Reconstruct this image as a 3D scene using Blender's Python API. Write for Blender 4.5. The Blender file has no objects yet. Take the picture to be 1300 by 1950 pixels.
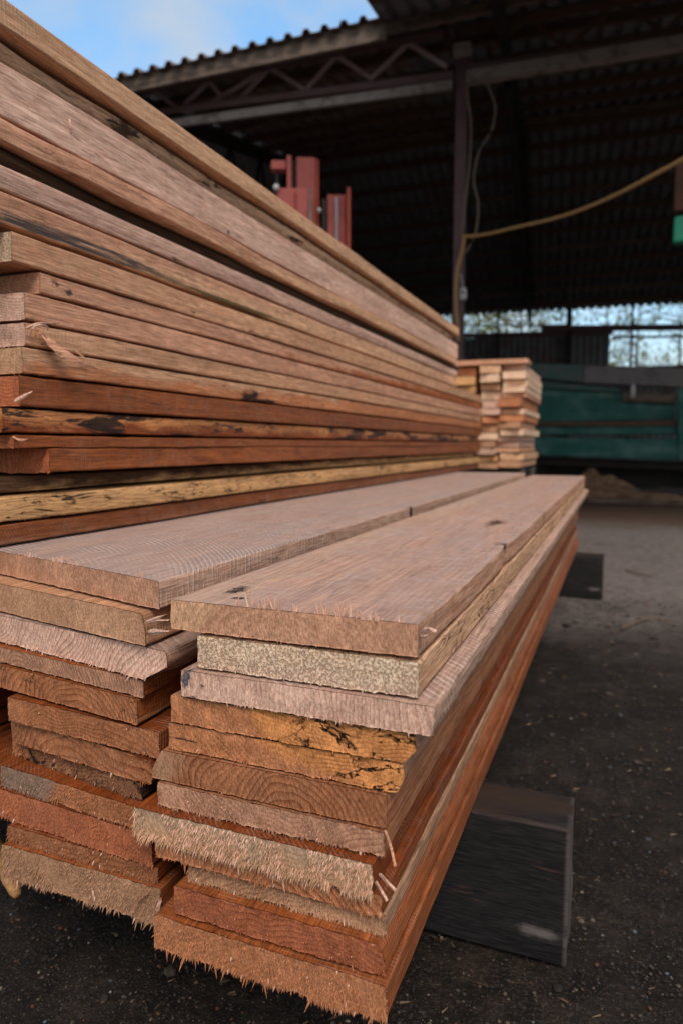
import bpy, math, random
from mathutils import Vector, noise, Matrix

R = math.radians
scene = bpy.context.scene
COL = scene.collection
H = 0.705                                   # camera height above the ground

# ---------------------------------------------------------------- camera geometry
PITCH = math.atan(127/1300)
YAW = math.atan(528/math.hypot(1300, 127))
def ray(px, py):
    u = (px-650)/1300; v = (py-975)/1300
    up = -v*math.cos(PITCH)-math.sin(PITCH); f = math.cos(PITCH)-v*math.sin(PITCH)
    return Vector((u*math.cos(YAW)-f*math.sin(YAW), f*math.cos(YAW)+u*math.sin(YAW), up))
CAM = Vector((0, 0, H))
def on_z(px, py, z):
    d = ray(px, py); return CAM+d*((z-H)/d.z)
def at_depth(px, py, dep):
    d = ray(px, py); h = math.cos(PITCH)-((py-975)/1300)*math.sin(PITCH)
    return CAM+d*(dep/h)

cam = bpy.data.cameras.new('camera'); camo = bpy.data.objects.new('camera', cam); COL.objects.link(camo)
camo.location = CAM; camo.rotation_euler = (math.pi/2-PITCH, 0, YAW)
cam.sensor_fit = 'VERTICAL'; cam.sensor_height = 36; cam.lens = 24
cam.clip_start = 0.02; cam.clip_end = 2000
cam.dof.use_dof = True; cam.dof.focus_distance = 0.70; cam.dof.aperture_fstop = 4.8
scene.camera = camo

# ---------------------------------------------------------------- helpers
def link(name, me, mats, parent=None):
    o = bpy.data.objects.new(name, me); COL.objects.link(o)
    for m in (mats if isinstance(mats, (list, tuple)) else [mats]): me.materials.append(m)
    if parent: o.parent = parent
    return o
def tag(o, label=None, cat=None, group=None, kind=None):
    if label: o['label'] = label
    if cat: o['category'] = cat
    if group: o['group'] = group
    if kind: o['kind'] = kind
    return o
def empty(name, loc=(0, 0, 0), rz=0):
    o = bpy.data.objects.new(name, None); COL.objects.link(o); o.location = loc; o.rotation_euler = (0, 0, rz)
    o.empty_display_size = .1
    return o

class MB:
    def __init__(s): s.v = []; s.f = []; s.mi = []; s.sm = []
    def add(s, vs, fs, mi=0, sm=False):
        n = len(s.v); s.v += [tuple(a) for a in vs]; s.f += [tuple(n+i for i in f) for f in fs]
        s.mi += [mi]*len(fs); s.sm += [sm]*len(fs)
    def box(s, a, b, mi=0):
        x0, y0, z0 = a; x1, y1, z1 = b
        s.add([(x0,y0,z0),(x1,y0,z0),(x1,y1,z0),(x0,y1,z0),(x0,y0,z1),(x1,y0,z1),(x1,y1,z1),(x0,y1,z1)],
              [(0,3,2,1),(4,5,6,7),(0,1,5,4),(1,2,6,5),(2,3,7,6),(3,0,4,7)], mi)
    def bar(s, a, b, w, h, mi=0, up=(0, 0, 1)):
        a = Vector(a); b = Vector(b); d = (b-a).normalized(); u = Vector(up)
        if abs(d.dot(u)) > .98: u = Vector((0, 1, 0))
        x = d.cross(u).normalized(); z = x.cross(d).normalized()
        vs = []
        for p in (a, b):
            for i, j in ((-1,-1),(1,-1),(1,1),(-1,1)): vs.append(p+x*(i*w/2)+z*(j*h/2))
        s.add(vs, [(0,1,2,3),(7,6,5,4),(0,4,5,1),(1,5,6,2),(2,6,7,3),(3,7,4,0)], mi)
    def angle(s, a, b, w, t=.008, mi=0):      # steel angle section
        s.bar(a, b, w, t, mi); 
        o = Vector((0, 0, -w/2)); a = Vector(a); b = Vector(b); d = (b-a).normalized()
        x = d.cross(Vector((0, 0, 1)));
        x = x.normalized() if x.length > .01 else Vector((1, 0, 0))
        z = x.cross(d).normalized()
        s.bar(a-z*w/2+x*(w/2), b-z*w/2+x*(w/2), t, w, mi)
    def tube(s, pts, r, n=8, mi=0):
        pts = [Vector(p) for p in pts]; rr = r if isinstance(r, (list, tuple)) else [r]*len(pts)
        vs = []; fs = []
        for k, p in enumerate(pts):
            d = (pts[min(k+1, len(pts)-1)]-pts[max(k-1, 0)]).normalized()
            u = Vector((0, 0, 1)) if abs(d.z) < .9 else Vector((1, 0, 0))
            x = d.cross(u).normalized(); y = x.cross(d)
            for i in range(n):
                a = 2*math.pi*i/n; vs.append(p+(x*math.cos(a)+y*math.sin(a))*rr[k])
        for k in range(len(pts)-1):
            for i in range(n):
                fs.append((k*n+i, k*n+(i+1) % n, (k+1)*n+(i+1) % n, (k+1)*n+i))
        fs.append(tuple(range(n))[::-1]); fs.append(tuple((len(pts)-1)*n+i for i in range(n)))
        s.add(vs, fs, mi, True)
    def spike(s, p, d, w, mi=0, flat=.5):
        d = Vector(d); L = d.length
        if L < 1e-5: return
        dn = d/L; u = Vector((0, -1, .1)) if abs(dn.y) < .8 else Vector((1, 0, 0))
        x = dn.cross(u).normalized(); y = x.cross(dn)
        m = Vector(p)+d*.55+x*(w*.15)
        vs = [Vector(p)+x*w, Vector(p)-x*w, Vector(p)+y*w*flat, m+x*w*.6, m-x*w*.6, m+y*w*flat*.7, Vector(p)+d]
        s.add(vs, [(0,3,4,1),(1,4,5,2),(2,5,3,0),(3,6,4),(4,6,5),(5,6,3)], mi)
    def build(s, name, mats, parent=None):
        me = bpy.data.meshes.new(name); me.from_pydata(s.v, [], s.f)
        me.polygons.foreach_set('material_index', s.mi); me.polygons.foreach_set('use_smooth', s.sm)
        me.update(); return link(name, me, mats, parent)

def smooth_path(pts, sub=6):
    pts = [Vector(p) for p in pts]; out = []
    for i in range(len(pts)-1):
        p0 = pts[max(i-1, 0)]; p1 = pts[i]; p2 = pts[i+1]; p3 = pts[min(i+2, len(pts)-1)]
        for k in range(sub):
            t = k/sub
            out.append(.5*((2*p1)+(-p0+p2)*t+(2*p0-5*p1+4*p2-p3)*t*t+(-p0+3*p1-3*p2+p3)*t**3))
    out.append(pts[-1]); return out

# ---------------------------------------------------------------- node helper
class NT:
    def __init__(s, name):
        s.m = bpy.data.materials.new(name); s.m.use_nodes = True; s.t = s.m.node_tree; s.t.nodes.clear()
        s.out = s.n('ShaderNodeOutputMaterial'); s.b = s.n('ShaderNodeBsdfPrincipled')
        s.t.links.new(s.b.outputs[0], s.out.inputs[0])
    def n(s, t, **kw):
        x = s.t.nodes.new(t)
        for k, v in kw.items(): setattr(x, k, v)
        return x
    def inp(s, sock, v):
        if v is None: return
        if isinstance(v, bpy.types.NodeSocket): s.t.links.new(v, sock)
        else:
            if hasattr(sock.default_value, '__len__') and len(sock.default_value) == 4 and len(v) == 3: v = (*v, 1)
            sock.default_value = v
    def math(s, op, a, b=None, c=None, clamp=False):
        x = s.n('ShaderNodeMath', operation=op); x.use_clamp = clamp
        s.inp(x.inputs[0], a); s.inp(x.inputs[1], b); s.inp(x.inputs[2], c); return x.outputs[0]
    def vmath(s, op, a, b=None):
        x = s.n('ShaderNodeVectorMath', operation=op); s.inp(x.inputs[0], a); s.inp(x.inputs[1], b)
        return x.outputs['Value'] if op in ('LENGTH', 'DOT_PRODUCT', 'DISTANCE') else x.outputs[0]
    def mix(s, f, a, b, mode='MIX'):
        x = s.n('ShaderNodeMix', data_type='RGBA', blend_type=mode); x.clamp_factor = True
        s.inp(x.inputs[0], f); s.inp(x.inputs[6], a); s.inp(x.inputs[7], b); return x.outputs[2]
    def noise(s, vec, scale=5, detail=3, rough=.5, out=0, dist=0):
        x = s.n('ShaderNodeTexNoise'); s.inp(x.inputs['Vector'], vec); x.inputs['Scale'].default_value = scale
        x.inputs['Detail'].default_value = detail; x.inputs['Roughness'].default_value = rough
        x.inputs['Distortion'].default_value = dist
        return x.outputs[out]
    def smooth(s, v, a, b, lo=0, hi=1):
        x = s.n('ShaderNodeMapRange', interpolation_type='SMOOTHSTEP')
        s.inp(x.inputs[0], v)
        x.inputs[1].default_value = a; x.inputs[2].default_value = b; x.inputs[3].default_value = lo; x.inputs[4].default_value = hi
        return x.outputs[0]
    def lin(s, v, a, b, lo, hi):
        x = s.n('ShaderNodeMapRange'); s.inp(x.inputs[0], v)
        for i, q in enumerate((a, b, lo, hi)): x.inputs[i+1].default_value = q
        return x.outputs[0]
    def obj(s): return s.n('ShaderNodeTexCoord').outputs['Object']
    def mul(s, v, t): return s.vmath('MULTIPLY', v, t)
    def bump(s, h, dist, strength=1, prev=None):
        x = s.n('ShaderNodeBump'); s.inp(x.inputs['Height'], h); x.inputs['Distance'].default_value = dist
        x.inputs['Strength'].default_value = strength
        if prev: s.inp(x.inputs['Normal'], prev)
        return x.outputs[0]
    def done(s, col, rough=.8, normal=None, metal=0, spec=.3):
        s.inp(s.b.inputs['Base Color'], col); s.inp(s.b.inputs['Roughness'], rough)
        if normal: s.inp(s.b.inputs['Normal'], normal)
        s.b.inputs['Metallic'].default_value = metal; s.b.inputs['Specular IOR Level'].default_value = spec
        return s.m

PAL = dict(
    pink=((.64, .375, .25), (.34, .14, .08)), tan=((.66, .40, .25), (.35, .17, .085)),
    pale=((.76, .53, .43), (.46, .24, .17)), white=((.94, .72, .53), (.62, .33, .15)),
    orange=((.40, .125, .036), (.17, .040, .010)), red=((.55, .20, .10), (.29, .075, .035)),
    brown=((.40, .20, .11), (.16, .06, .03)), spalt=((.78, .36, .135), (.42, .13, .035)),
    yellow=((.68, .42, .20), (.33, .16, .06)), grey=((.54, .40, .28), (.28, .18, .115)),
    bark=((.10, .055, .03), (.022, .012, .007)), terra=((.62, .28, .14), (.32, .10, .04)),
    mauve=((.62, .42, .32), (.34, .19, .13)), straw=((.72, .465, .295), (.38, .20, .10)),
    taupe=((.40, .29, .22), (.22, .14, .10)),
    deep=((.30, .078, .018), (.11, .024, .006)),
)
def wood(name, base, end=False, seed=0, cx=.05, cz=-.25, ring=.0042, ringamt=.6, saw=.3, sawp=.0048,
         arc=0., sap=None, sapdir=(0, 0, 0, 0), black=0, zone=0, weather=0, blots=(), wet=0, mottle=.5,
         bstr=1., tint=1., slant=0., rl=.0009, fuzz=0, knots=(), zx=None):
    """solid wood: growth rings around a pith that runs along the board (y), saw marks, spalting, stains"""
    T = NT(name); P0 = T.obj()
    rnd = random.Random(seed); off = (rnd.uniform(-9, 9), rnd.uniform(-9, 9), rnd.uniform(-9, 9))
    P = T.vmath('ADD', P0, off)
    S = T.mul(P, (1, .2, 1))
    base_c, dark_c = PAL[base]
    base_c = tuple(c*tint for c in base_c); dark_c = tuple(c*tint for c in dark_c)
    n1 = T.noise(S, 9, 2, .5, out=1)
    d = T.vmath('SUBTRACT', n1, (.5, .5, .5)); d = T.mul(d, (.07, 0, .07))
    n2 = T.noise(S, 70, 2, .6, out=1); d2 = T.mul(T.vmath('SUBTRACT', n2, (.5, .5, .5)), (rl, 0, rl))
    Q = T.vmath('ADD', T.vmath('ADD', T.mul(P0, (1, 0, 1)), (cx, 0, -cz)), T.vmath('ADD', d, d2))
    r = T.vmath('LENGTH', Q)
    rr = T.math('DIVIDE', r, ring)
    for (kx, ky, kr, ka) in knots:
        q = T.vmath('DIVIDE', T.vmath('SUBTRACT', P0, (kx, ky, .03)), (kr, kr*2.6, kr*3)); q = T.vmath('DOT_PRODUCT', q, q)
        rr = T.math('ADD', rr, T.math('MULTIPLY', T.math('POWER', 2.718, T.math('MULTIPLY', q, -1)), ka))
    fr = T.math('FRACT', rr)
    # dark late-wood line: sharp on one side
    ringm = T.math('POWER', fr, 2.5)
    edge = T.smooth(fr, .93, 1., 1, 0); ringm = T.math('MULTIPLY', ringm, edge)
    # fade rings in places
    rv = T.noise(S, 14, 2); ringm = T.math('MULTIPLY', ringm, T.smooth(rv, .25, .65, .5, 1.25 if end else 1))
    col = T.mix(T.math('MULTIPLY', ringm, min(1.3, ringamt*1.5) if end else ringamt), base_c, dark_c)
    # broad colour drift
    mac = T.noise(T.mul(P, (1, .22, 1)), 16, 3, .6)
    lighter = tuple(min(1, c*1.28) for c in base_c); darker = tuple(c*.55+dark_c[i]*.2 for i, c in enumerate(base_c))
    col = T.mix(T.math('MULTIPLY', T.smooth(mac, .45, .75), mottle), col, darker)
    col = T.mix(T.math('MULTIPLY', T.smooth(mac, .5, .25), mottle), col, lighter)
    if sap:
        v = T.vmath('DOT_PRODUCT', P0, sapdir[:3]); v = T.math('ADD', v, sapdir[3])
        nn = T.noise(T.mul(P, (1, .3, 1)), 30, 4, .6); v = T.math('ADD', v, T.math('MULTIPLY', T.math('SUBTRACT', nn, .5), .06))
        sc = PAL[sap][0]
        col = T.mix(T.smooth(v, -.010, .012), col, T.mix(T.math('MULTIPLY', ringm, .5), tuple(c*tint for c in sc), PAL[sap][1]))
    # fibres / pores
    fs = (1, 1, .45) if end else (1, .055, 1)
    fib = T.noise(T.mul(P, fs), 620 if end else 520, 3, .65)
    col = T.mix(1, col, T.mix(T.smooth(fib, .3, .72), (.68, .66, .65) if end else (.60, .56, .53), (1.22, 1.22, 1.22)), 'MULTIPLY')
    fib2 = T.noise(T.mul(P, (1, 1, .5) if end else (1, .022, 1)), 150, 4, .6)
    col = T.mix(.7, col, T.mix(T.smooth(fib2, .3, .7), (.74, .72, .70) if end else (.66, .61, .58), (1.17, 1.17, 1.17)), 'MULTIPLY')
    h = T.math('MULTIPLY', fib, 1.0)
    if not end:
        ck = T.noise(T.mul(P, (1, .035, 1)), 95, 3, .6)
        cm = T.math('MULTIPLY', T.smooth(T.math('ABSOLUTE', T.math('SUBTRACT', ck, .5)), .004, .013, 1, 0), T.smooth(T.noise(S, 35, 2), .52, .6))
        col = T.mix(T.math('MULTIPLY', cm, .55), col, tuple(c*.35 for c in dark_c)); h = T.math('SUBTRACT', h, cm)
        fl = T.noise(T.mul(P, (1, .3, 1)), 48, 4, .65)
        col = T.mix(T.math('MULTIPLY', T.smooth(fl, .56, .68), .42), col, tuple(c*q for c, q in zip(base_c, (.86, .62, .55))))
        gk = T.smooth(T.noise(T.mul(P, (1, .16, 1)), 60, 5, .7), .64, .70)
        col = T.mix(T.math('MULTIPLY', gk, .55), col, (.05, .035, .03))
        cr = T.noise(T.mul(P, (1.2, 1.2, 1.2)), 330, 3, .75)
        col = T.mix(T.math('MULTIPLY', T.smooth(cr, .5, .72), .3), col, tuple(min(1, c*1.35+.03) for c in base_c))
    # saw marks
    sx = T.n('ShaderNodeSeparateXYZ'); T.inp(sx.inputs[0], P0)
    x, y, z = sx.outputs
    wob = T.math('MULTIPLY', T.math('SUBTRACT', T.noise(P, 7 if not end else 30, 2), .5), .012)
    if end:
        ph = T.math('ADD', T.math('ADD', x, T.math('MULTIPLY', z, .35)), wob)
    else:
        xa = T.math('ADD', x, .45)
        ph = T.math('ADD', T.math('ADD', y, wob), T.math('MULTIPLY', T.math('MULTIPLY', xa, xa), arc))
        ph = T.math('ADD', ph, T.math('MULTIPLY', T.math('ADD', z, x), slant))
    sw = T.math('SINE', T.math('MULTIPLY', ph, 2*math.pi/sawp))
    sw = T.math('ADD', T.math('MULTIPLY', sw, .5), .5)
    vary = T.smooth(T.noise(T.mul(P, (.6, 1, .6)), 60 if not end else 90, 3, .7), .35, .7)
    big = T.smooth(T.noise(P, 12, 2), .3, .65)
    sw = T.math('MULTIPLY', T.math('MULTIPLY', T.math('POWER', sw, 3.5), vary), big)
    col = T.mix(T.math('MULTIPLY', sw, saw), col, T.mix(.45, col, (.72, .60, .52)))
    gm = T.smooth(T.noise(T.mul(P, (.12, 1, .12) if not end else (1, .1, .1)), 420, 2, .6), .58, .75)
    col = T.mix(T.math('MULTIPLY', gm, saw*(.55 if end else .9)), col, dark_c)
    h = T.math('ADD', h, T.math('MULTIPLY', sw, saw*1.6))
    if end:
        h = T.math('ADD', h, T.math('MULTIPLY', T.noise(T.mul(P, (1, 1, .4)), 300, 4, .7), .7))
        g = T.noise(T.mul(P, (1, 1, .35)), 900, 2, .6)
        col = T.mix(T.math('MULTIPLY', T.smooth(g, .55, .72), .3), col, tuple(min(1, c*1.6+.04) for c in base_c))
        col = T.mix(T.math('MULTIPLY', T.smooth(g, .45, .28), .35), col, dark_c)
    if fuzz:
        fm = T.smooth(T.noise(T.mul(P, (1, 1, .85)), 380, 4, .75), .49, .60)
        col = T.mix(T.math('MULTIPLY', fm, fuzz), T.mix(.4, col, (1., .86, .68)), tuple(c*.9 for c in dark_c))
        h = T.math('SUBTRACT', h, T.math('MULTIPLY', fm, 2.5))
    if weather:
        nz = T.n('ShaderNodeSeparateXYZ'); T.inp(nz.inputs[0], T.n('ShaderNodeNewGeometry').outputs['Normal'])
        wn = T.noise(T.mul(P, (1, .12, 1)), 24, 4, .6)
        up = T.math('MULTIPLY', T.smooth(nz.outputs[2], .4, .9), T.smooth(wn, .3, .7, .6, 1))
        col = T.mix(T.math('MULTIPLY', up, weather), col, T.mix(.30, (.38, .325, .325), col))  # up-facing wood: grey weathering plus cool sky light, both mixed into the colour
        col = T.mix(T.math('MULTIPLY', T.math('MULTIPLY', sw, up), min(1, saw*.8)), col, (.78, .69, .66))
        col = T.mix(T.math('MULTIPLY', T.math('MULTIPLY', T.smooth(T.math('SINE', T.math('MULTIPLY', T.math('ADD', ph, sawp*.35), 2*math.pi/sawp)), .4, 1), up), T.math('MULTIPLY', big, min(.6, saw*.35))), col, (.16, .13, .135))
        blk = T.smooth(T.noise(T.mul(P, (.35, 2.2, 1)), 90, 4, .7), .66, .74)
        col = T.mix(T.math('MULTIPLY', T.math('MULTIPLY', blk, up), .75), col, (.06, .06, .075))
    if black:
        bn = T.noise(T.mul(P, (1, .13, 1) if not end else (1, 1, 1)), 38, 5, .68, dist=.6)
        bm = T.smooth(bn, .66-black*.2, .71-black*.2)
        col = T.mix(T.math('MULTIPLY', bm, .93), col, (.016, .012, .011))
        h = T.math('ADD', h, T.math('MULTIPLY', T.noise(P, 140, 3), black*3))
    if zone:
        zn = T.noise(T.mul(P, (1, .3, 1.6)), 21, 6, .6, dist=.8)
        zl = T.smooth(T.math('ABSOLUTE', T.math('SUBTRACT', zn, .52)), .004, .017, 1, 0)
        pm = T.smooth(T.noise(P, 16, 2), .47, .53)
        if zx is not None:
            sz = T.n('ShaderNodeSeparateXYZ'); T.inp(sz.inputs[0], P0)
            pm = T.math('MULTIPLY', T.smooth(sz.outputs[0], zx-.03, zx+.02), T.smooth(T.noise(P, 26, 2), .30, .42))
            zl = T.smooth(T.math('ABSOLUTE', T.math('SUBTRACT', zn, .52)), .010, .032, 1, 0)
        zm = T.math('MULTIPLY', T.math('MULTIPLY', zl, pm), zone)
        gr = T.math('MULTIPLY', T.smooth(T.noise(T.mul(P, (1, .3, .8)), 95, 4, .75), .60, .66), pm)
        zm = T.math('MAXIMUM', zm, T.math('MULTIPLY', gr, zone*.9))
        col = T.mix(zm, col, (.012, .009, .007))
    for (bx, by, bz, rx, ry, rz, bc) in blots:
        dv = T.vmath('DIVIDE', T.vmath('SUBTRACT', P0, (bx, by, bz)), (rx, ry, rz))
        nn = T.noise(T.vmath('DIVIDE', P, (rx, ry, rz)), 1.1, 6, .75)
        dd = T.math('ADD', T.vmath('LENGTH', dv), T.math('MULTIPLY', T.math('SUBTRACT', nn, .5), 3.6))
        col = T.mix(T.smooth(dd, .35, 1.0, .93, 0), col, bc)
    nrm = T.bump(h, .0008 if end else .0007, min(1, .8*bstr))
    return T.done(col, .55 if wet else .78, nrm, spec=.22 if wet else .08)

# ---------------------------------------------------------------- boards
def n3(x, y, z): return noise.noise(Vector((x, y, z)))
BLACK = (.013, .012, .014); BLUE = (.05, .065, .10); KNOT = (.085, .045, .028)

def make_board(xl, xr, yl, yr, yb, z0, z1, mats, seed=1, label='', group='', nx=60, nz=8, rings=46,
               wander=.0015, wane=(0, 0), rough=.0012, ragged=.001, fur=0, furlen=.004, edge=0, edgelen=.006,
               gap=.0012, tops=(), sidefr=0, twist=0, lead=0., dirb=(-.1, -.35, -1), lwane=0, name='sawn_board',
               ybl=None, sides=0, tipsh=.008, notch=(), near=True, wv=0.0):
    """one sawn board.  x across, y along; front end from (xl,yl) to (xr,yr); z0 bottom, z1 top"""
    sd = seed*13.37
    ox, oy, oz = xr, yr, z0
    mb = MB()
    def spread(n, e):
        a = [0, e, 3*e]; b = [1-3*e, 1-e, 1]; m = [3*e+(1-6*e)*i/(n-4) for i in range(1, n-4)]
        return a+m+b
    W = abs(xr-xl); Th = z1-z0
    ss = spread(nx, .0012/W); tt = spread(nz, min(.03, .0009/Th))
    nx = len(ss)-1; nz = len(tt)-1
    per = [(i, 0) for i in range(nx)]+[(nx, j) for j in range(nz)]+[(i, nz) for i in range(nx, 0, -1)]+[(0, j) for j in range(nz, 0, -1)]
    def surf(s, t, v, L):
        yf = yl+(yr-yl)*s
        if lead: yf -= lead*(1-t)
        y = yf+(yb-yf)*v/L
        x = xl+(xr-xl)*s+twist*v
        z = z0+Th*t
        # edge wander, right (+) and left (-)
        ew = wander*(n3(y*2.3, sd, 1)+.5*n3(y*9, sd, 2))+.0006*n3(y*60, z*90, sd)
        if s > .5: x += ew*(s-.5)*2
        else: x -= (wander*n3(y*2.3, sd, 7)+.0005*n3(y*60, z*90, sd))*(.5-s)*2
        if s > .6:
            w = wane[0]*max(0, (t-.45)/.55)+wane[1]*max(0, (.55-t)/.55)
            x -= w*((s-.6)/.4)*(1+.5*n3(y*14, sd, t*3))
        if s < .3 and lwane: x += lwane*max(0, (t-.3)/.7)*((.3-s)/.3)
        # uneven thickness leaves thin gaps between the layers
        if t > .5: z -= (gap*(.35+.8*abs(n3(x*5, y*1.6, sd)))+.0003*(1+n3(x*140, y*70, sd)))*(t-.5)*2
        else: z += (gap*(.25+.8*abs(n3(x*5, y*1.6, sd+5)))+.0004*(1+n3(x*140, y*70, sd+3)))*(.5-t)*2
        if s > .85:
            q = (s-.85)/.15
            if t > .8: z -= q*(.0016*max(0, n3(y*16, sd, 21))+.0010*max(0, n3(y*55, sd, 22)))
            if t < .2: z += q*(.0018*max(0, n3(y*14, sd, 23))+.0012*max(0, n3(y*50, sd, 24)))
        if wv: z += wv*n3(y*1.1, sd, 8)
        for (ny, nw, nd) in notch:
            q = (y-ny)/nw
            if abs(q) < 1 and s > .8: x -= nd*(1-q*q)*((s-.8)/.2)
        # soften arrises
        cs = (1 if s in (0, 1) else 0)*(1 if t in (0, 1) else 0)
        if cs:
            x += .0009*(1 if s == 0 else -1); z += .0007*(1 if t == 0 else -1)
        return x, y, z
    L = yb-max(yl, yr)
    vs_ = [0, .0015, .004]
    st = .006; a = .004
    while a < L:
        a += st; st *= 1.13; vs_.append(min(a, L))
    if len(vs_) > rings+40: vs_ = vs_[:3]+vs_[3::2]+[L]
    verts = []; faces = []
    npz = len(per)
    for v in vs_:
        for (i, j) in per:
            x, y, z = surf(ss[i], tt[j], v, L)
            if v == 0:
                y += rough*n3(x*70, z*70, sd)+.0006*n3(x*300, z*300, sd)
                if j == 0: z -= ragged*abs(n3(x*260, sd, 3))*1.6; y -= ragged*.7*abs(n3(x*200, sd, 4))
                if j == nz: z -= ragged*.35*abs(n3(x*300, sd, 6))
                if i in (0, nx): x += ragged*.8*n3(z*400, sd, 5)
            verts.append((x-ox, y-oy, z-oz))
    mi = []
    for k in range(len(vs_)-1):
        for q in range(npz):
            a = k*npz+q; b = k*npz+(q+1) % npz
            faces.append((a, b, b+npz, a+npz)); mi.append(0)
    idx = {per[q]: q for q in range(npz)}
    for i in range(1, nx):
        for j in range(1, nz):
            x, y, z = surf(ss[i], tt[j], 0, L)
            y += rough*n3(x*70, z*70, sd)+.0008*n3(x*320, z*320, sd)
            idx[(i, j)] = len(verts); verts.append((x-ox, y-oy, z-oz))
    for i in range(nx):
        for j in range(nz):
            faces.append((idx[(i, j)], idx[(i+1, j)], idx[(i+1, j+1)], idx[(i, j+1)])); mi.append(1)
    back = (len(vs_)-1)*npz
    faces.append(tuple(back+q for q in range(npz))[::-1]); mi.append(1)
    # the caps wind the other way round
    faces = [f if m == 0 and k < (len(vs_)-1)*npz else f for k, (f, m) in enumerate(zip(faces, mi))]
    mb.v = verts; mb.f = faces; mb.mi = mi; mb.sm = [True]*len(faces)
    rnd = random.Random(seed*7+3)
    def fp(s, t):
        x, y, z = surf(s, t, 0, L); return Vector((x-ox, y-oy+.0004, z-oz))
    db = Vector(dirb)
    for k in range(int(fur*.75)):
        s = rnd.random(); t = rnd.random()
        if n3(s*W*25, t, sd) < -.35: continue
        l = furlen*rnd.uniform(.35, 1.2)*(.75+.7*(1-t))
        d = (db+Vector((rnd.gauss(0, .22), rnd.gauss(-.1, .2), rnd.gauss(0, .25)))).normalized()*l
        mb.spike(fp(s, t), d, rnd.uniform(.00045, .0011), 2 if rnd.random() < tipsh else 1)
    for k in range(int(edge*1.7)):
        s = rnd.random(); c = n3(s*W*38, sd, 9)
        if c < .0 and rnd.random() < .75: continue
        l = edgelen*(.2+.5*rnd.random()**2+max(0, c)*1.1*rnd.random()+(rnd.random() < .02)*1.2)
        d = (Vector((rnd.gauss(-.05, .28), rnd.uniform(-.45, .1), -1))).normalized()*l
        mb.spike(fp(s, rnd.uniform(0, .12))+Vector((0, -.0003, 0)), d, rnd.uniform(.0003, .0008)*(1+l/.012), 2 if rnd.random() < .05 else 1)
    for (s, n, l, w) in tops:
        for k in range(n):
            sx = s+rnd.gauss(0, w)
            if not .01 < sx < .99: continue
            ll = l*rnd.uniform(.35, 1)
            p = fp(sx, 1)+Vector((0, .0005, -.0012))
            mb.spike(p, Vector((rnd.gauss(.1, .22), rnd.uniform(-.35, .05), 1)).normalized()*ll, rnd.uniform(.0009, .0019), 2)
    for k in range(sides):
        v = rnd.random()**2*.25
        x, y, z = surf(1, rnd.choice((.02, .98)), v, L)
        mb.spike((x-ox-.0004, y-oy, z-oz), Vector((rnd.uniform(.2, 1), rnd.gauss(0, .8), rnd.gauss(-.2, .5))).normalized()*rnd.uniform(.002, .006), .0002, 0)
    o = mb.build(name, list(mats)+[TIP]); o.location = (ox, oy, oz)
    me = o.data
    tag(o, label, 'board', group)
    return o

def W2(seed, base, side=None, **kw):
    """side and end material of one board"""
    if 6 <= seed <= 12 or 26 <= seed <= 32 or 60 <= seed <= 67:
        kw['tint'] = kw.get('tint', 1)*.88; kw['e_tint'] = kw.get('e_tint', 1)*.84  # lower layers: the shading down there is put into the tint
    ek = {k[2:]: v for k, v in kw.items() if k.startswith('e_')}; sk = {k: v for k, v in kw.items() if not k.startswith('e_')}
    com = {k: v for k, v in sk.items() if k in ('cx', 'cz', 'ring', 'zone', 'sap', 'sapdir', 'blots', 'tint', 'rl')}
    com.update(ek)
    eb = com.pop('base', base)
    return [wood('sawn_side', side or base, seed=seed, **sk), wood('sawn_end', eb, end=True, seed=seed, **com)]

def up(z): return z+H

_t = NT('splinter_tips'); _g = _t.n('ShaderNodeNewGeometry').outputs['Random Per Island']
TIP = _t.done(_t.mix(_g, (.70, .40, .29), (.85, .60, .48)), .8, spec=.1)
# front right stack ------------------------------------------------
GR = 'sawn boards of the front right stack'
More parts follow.
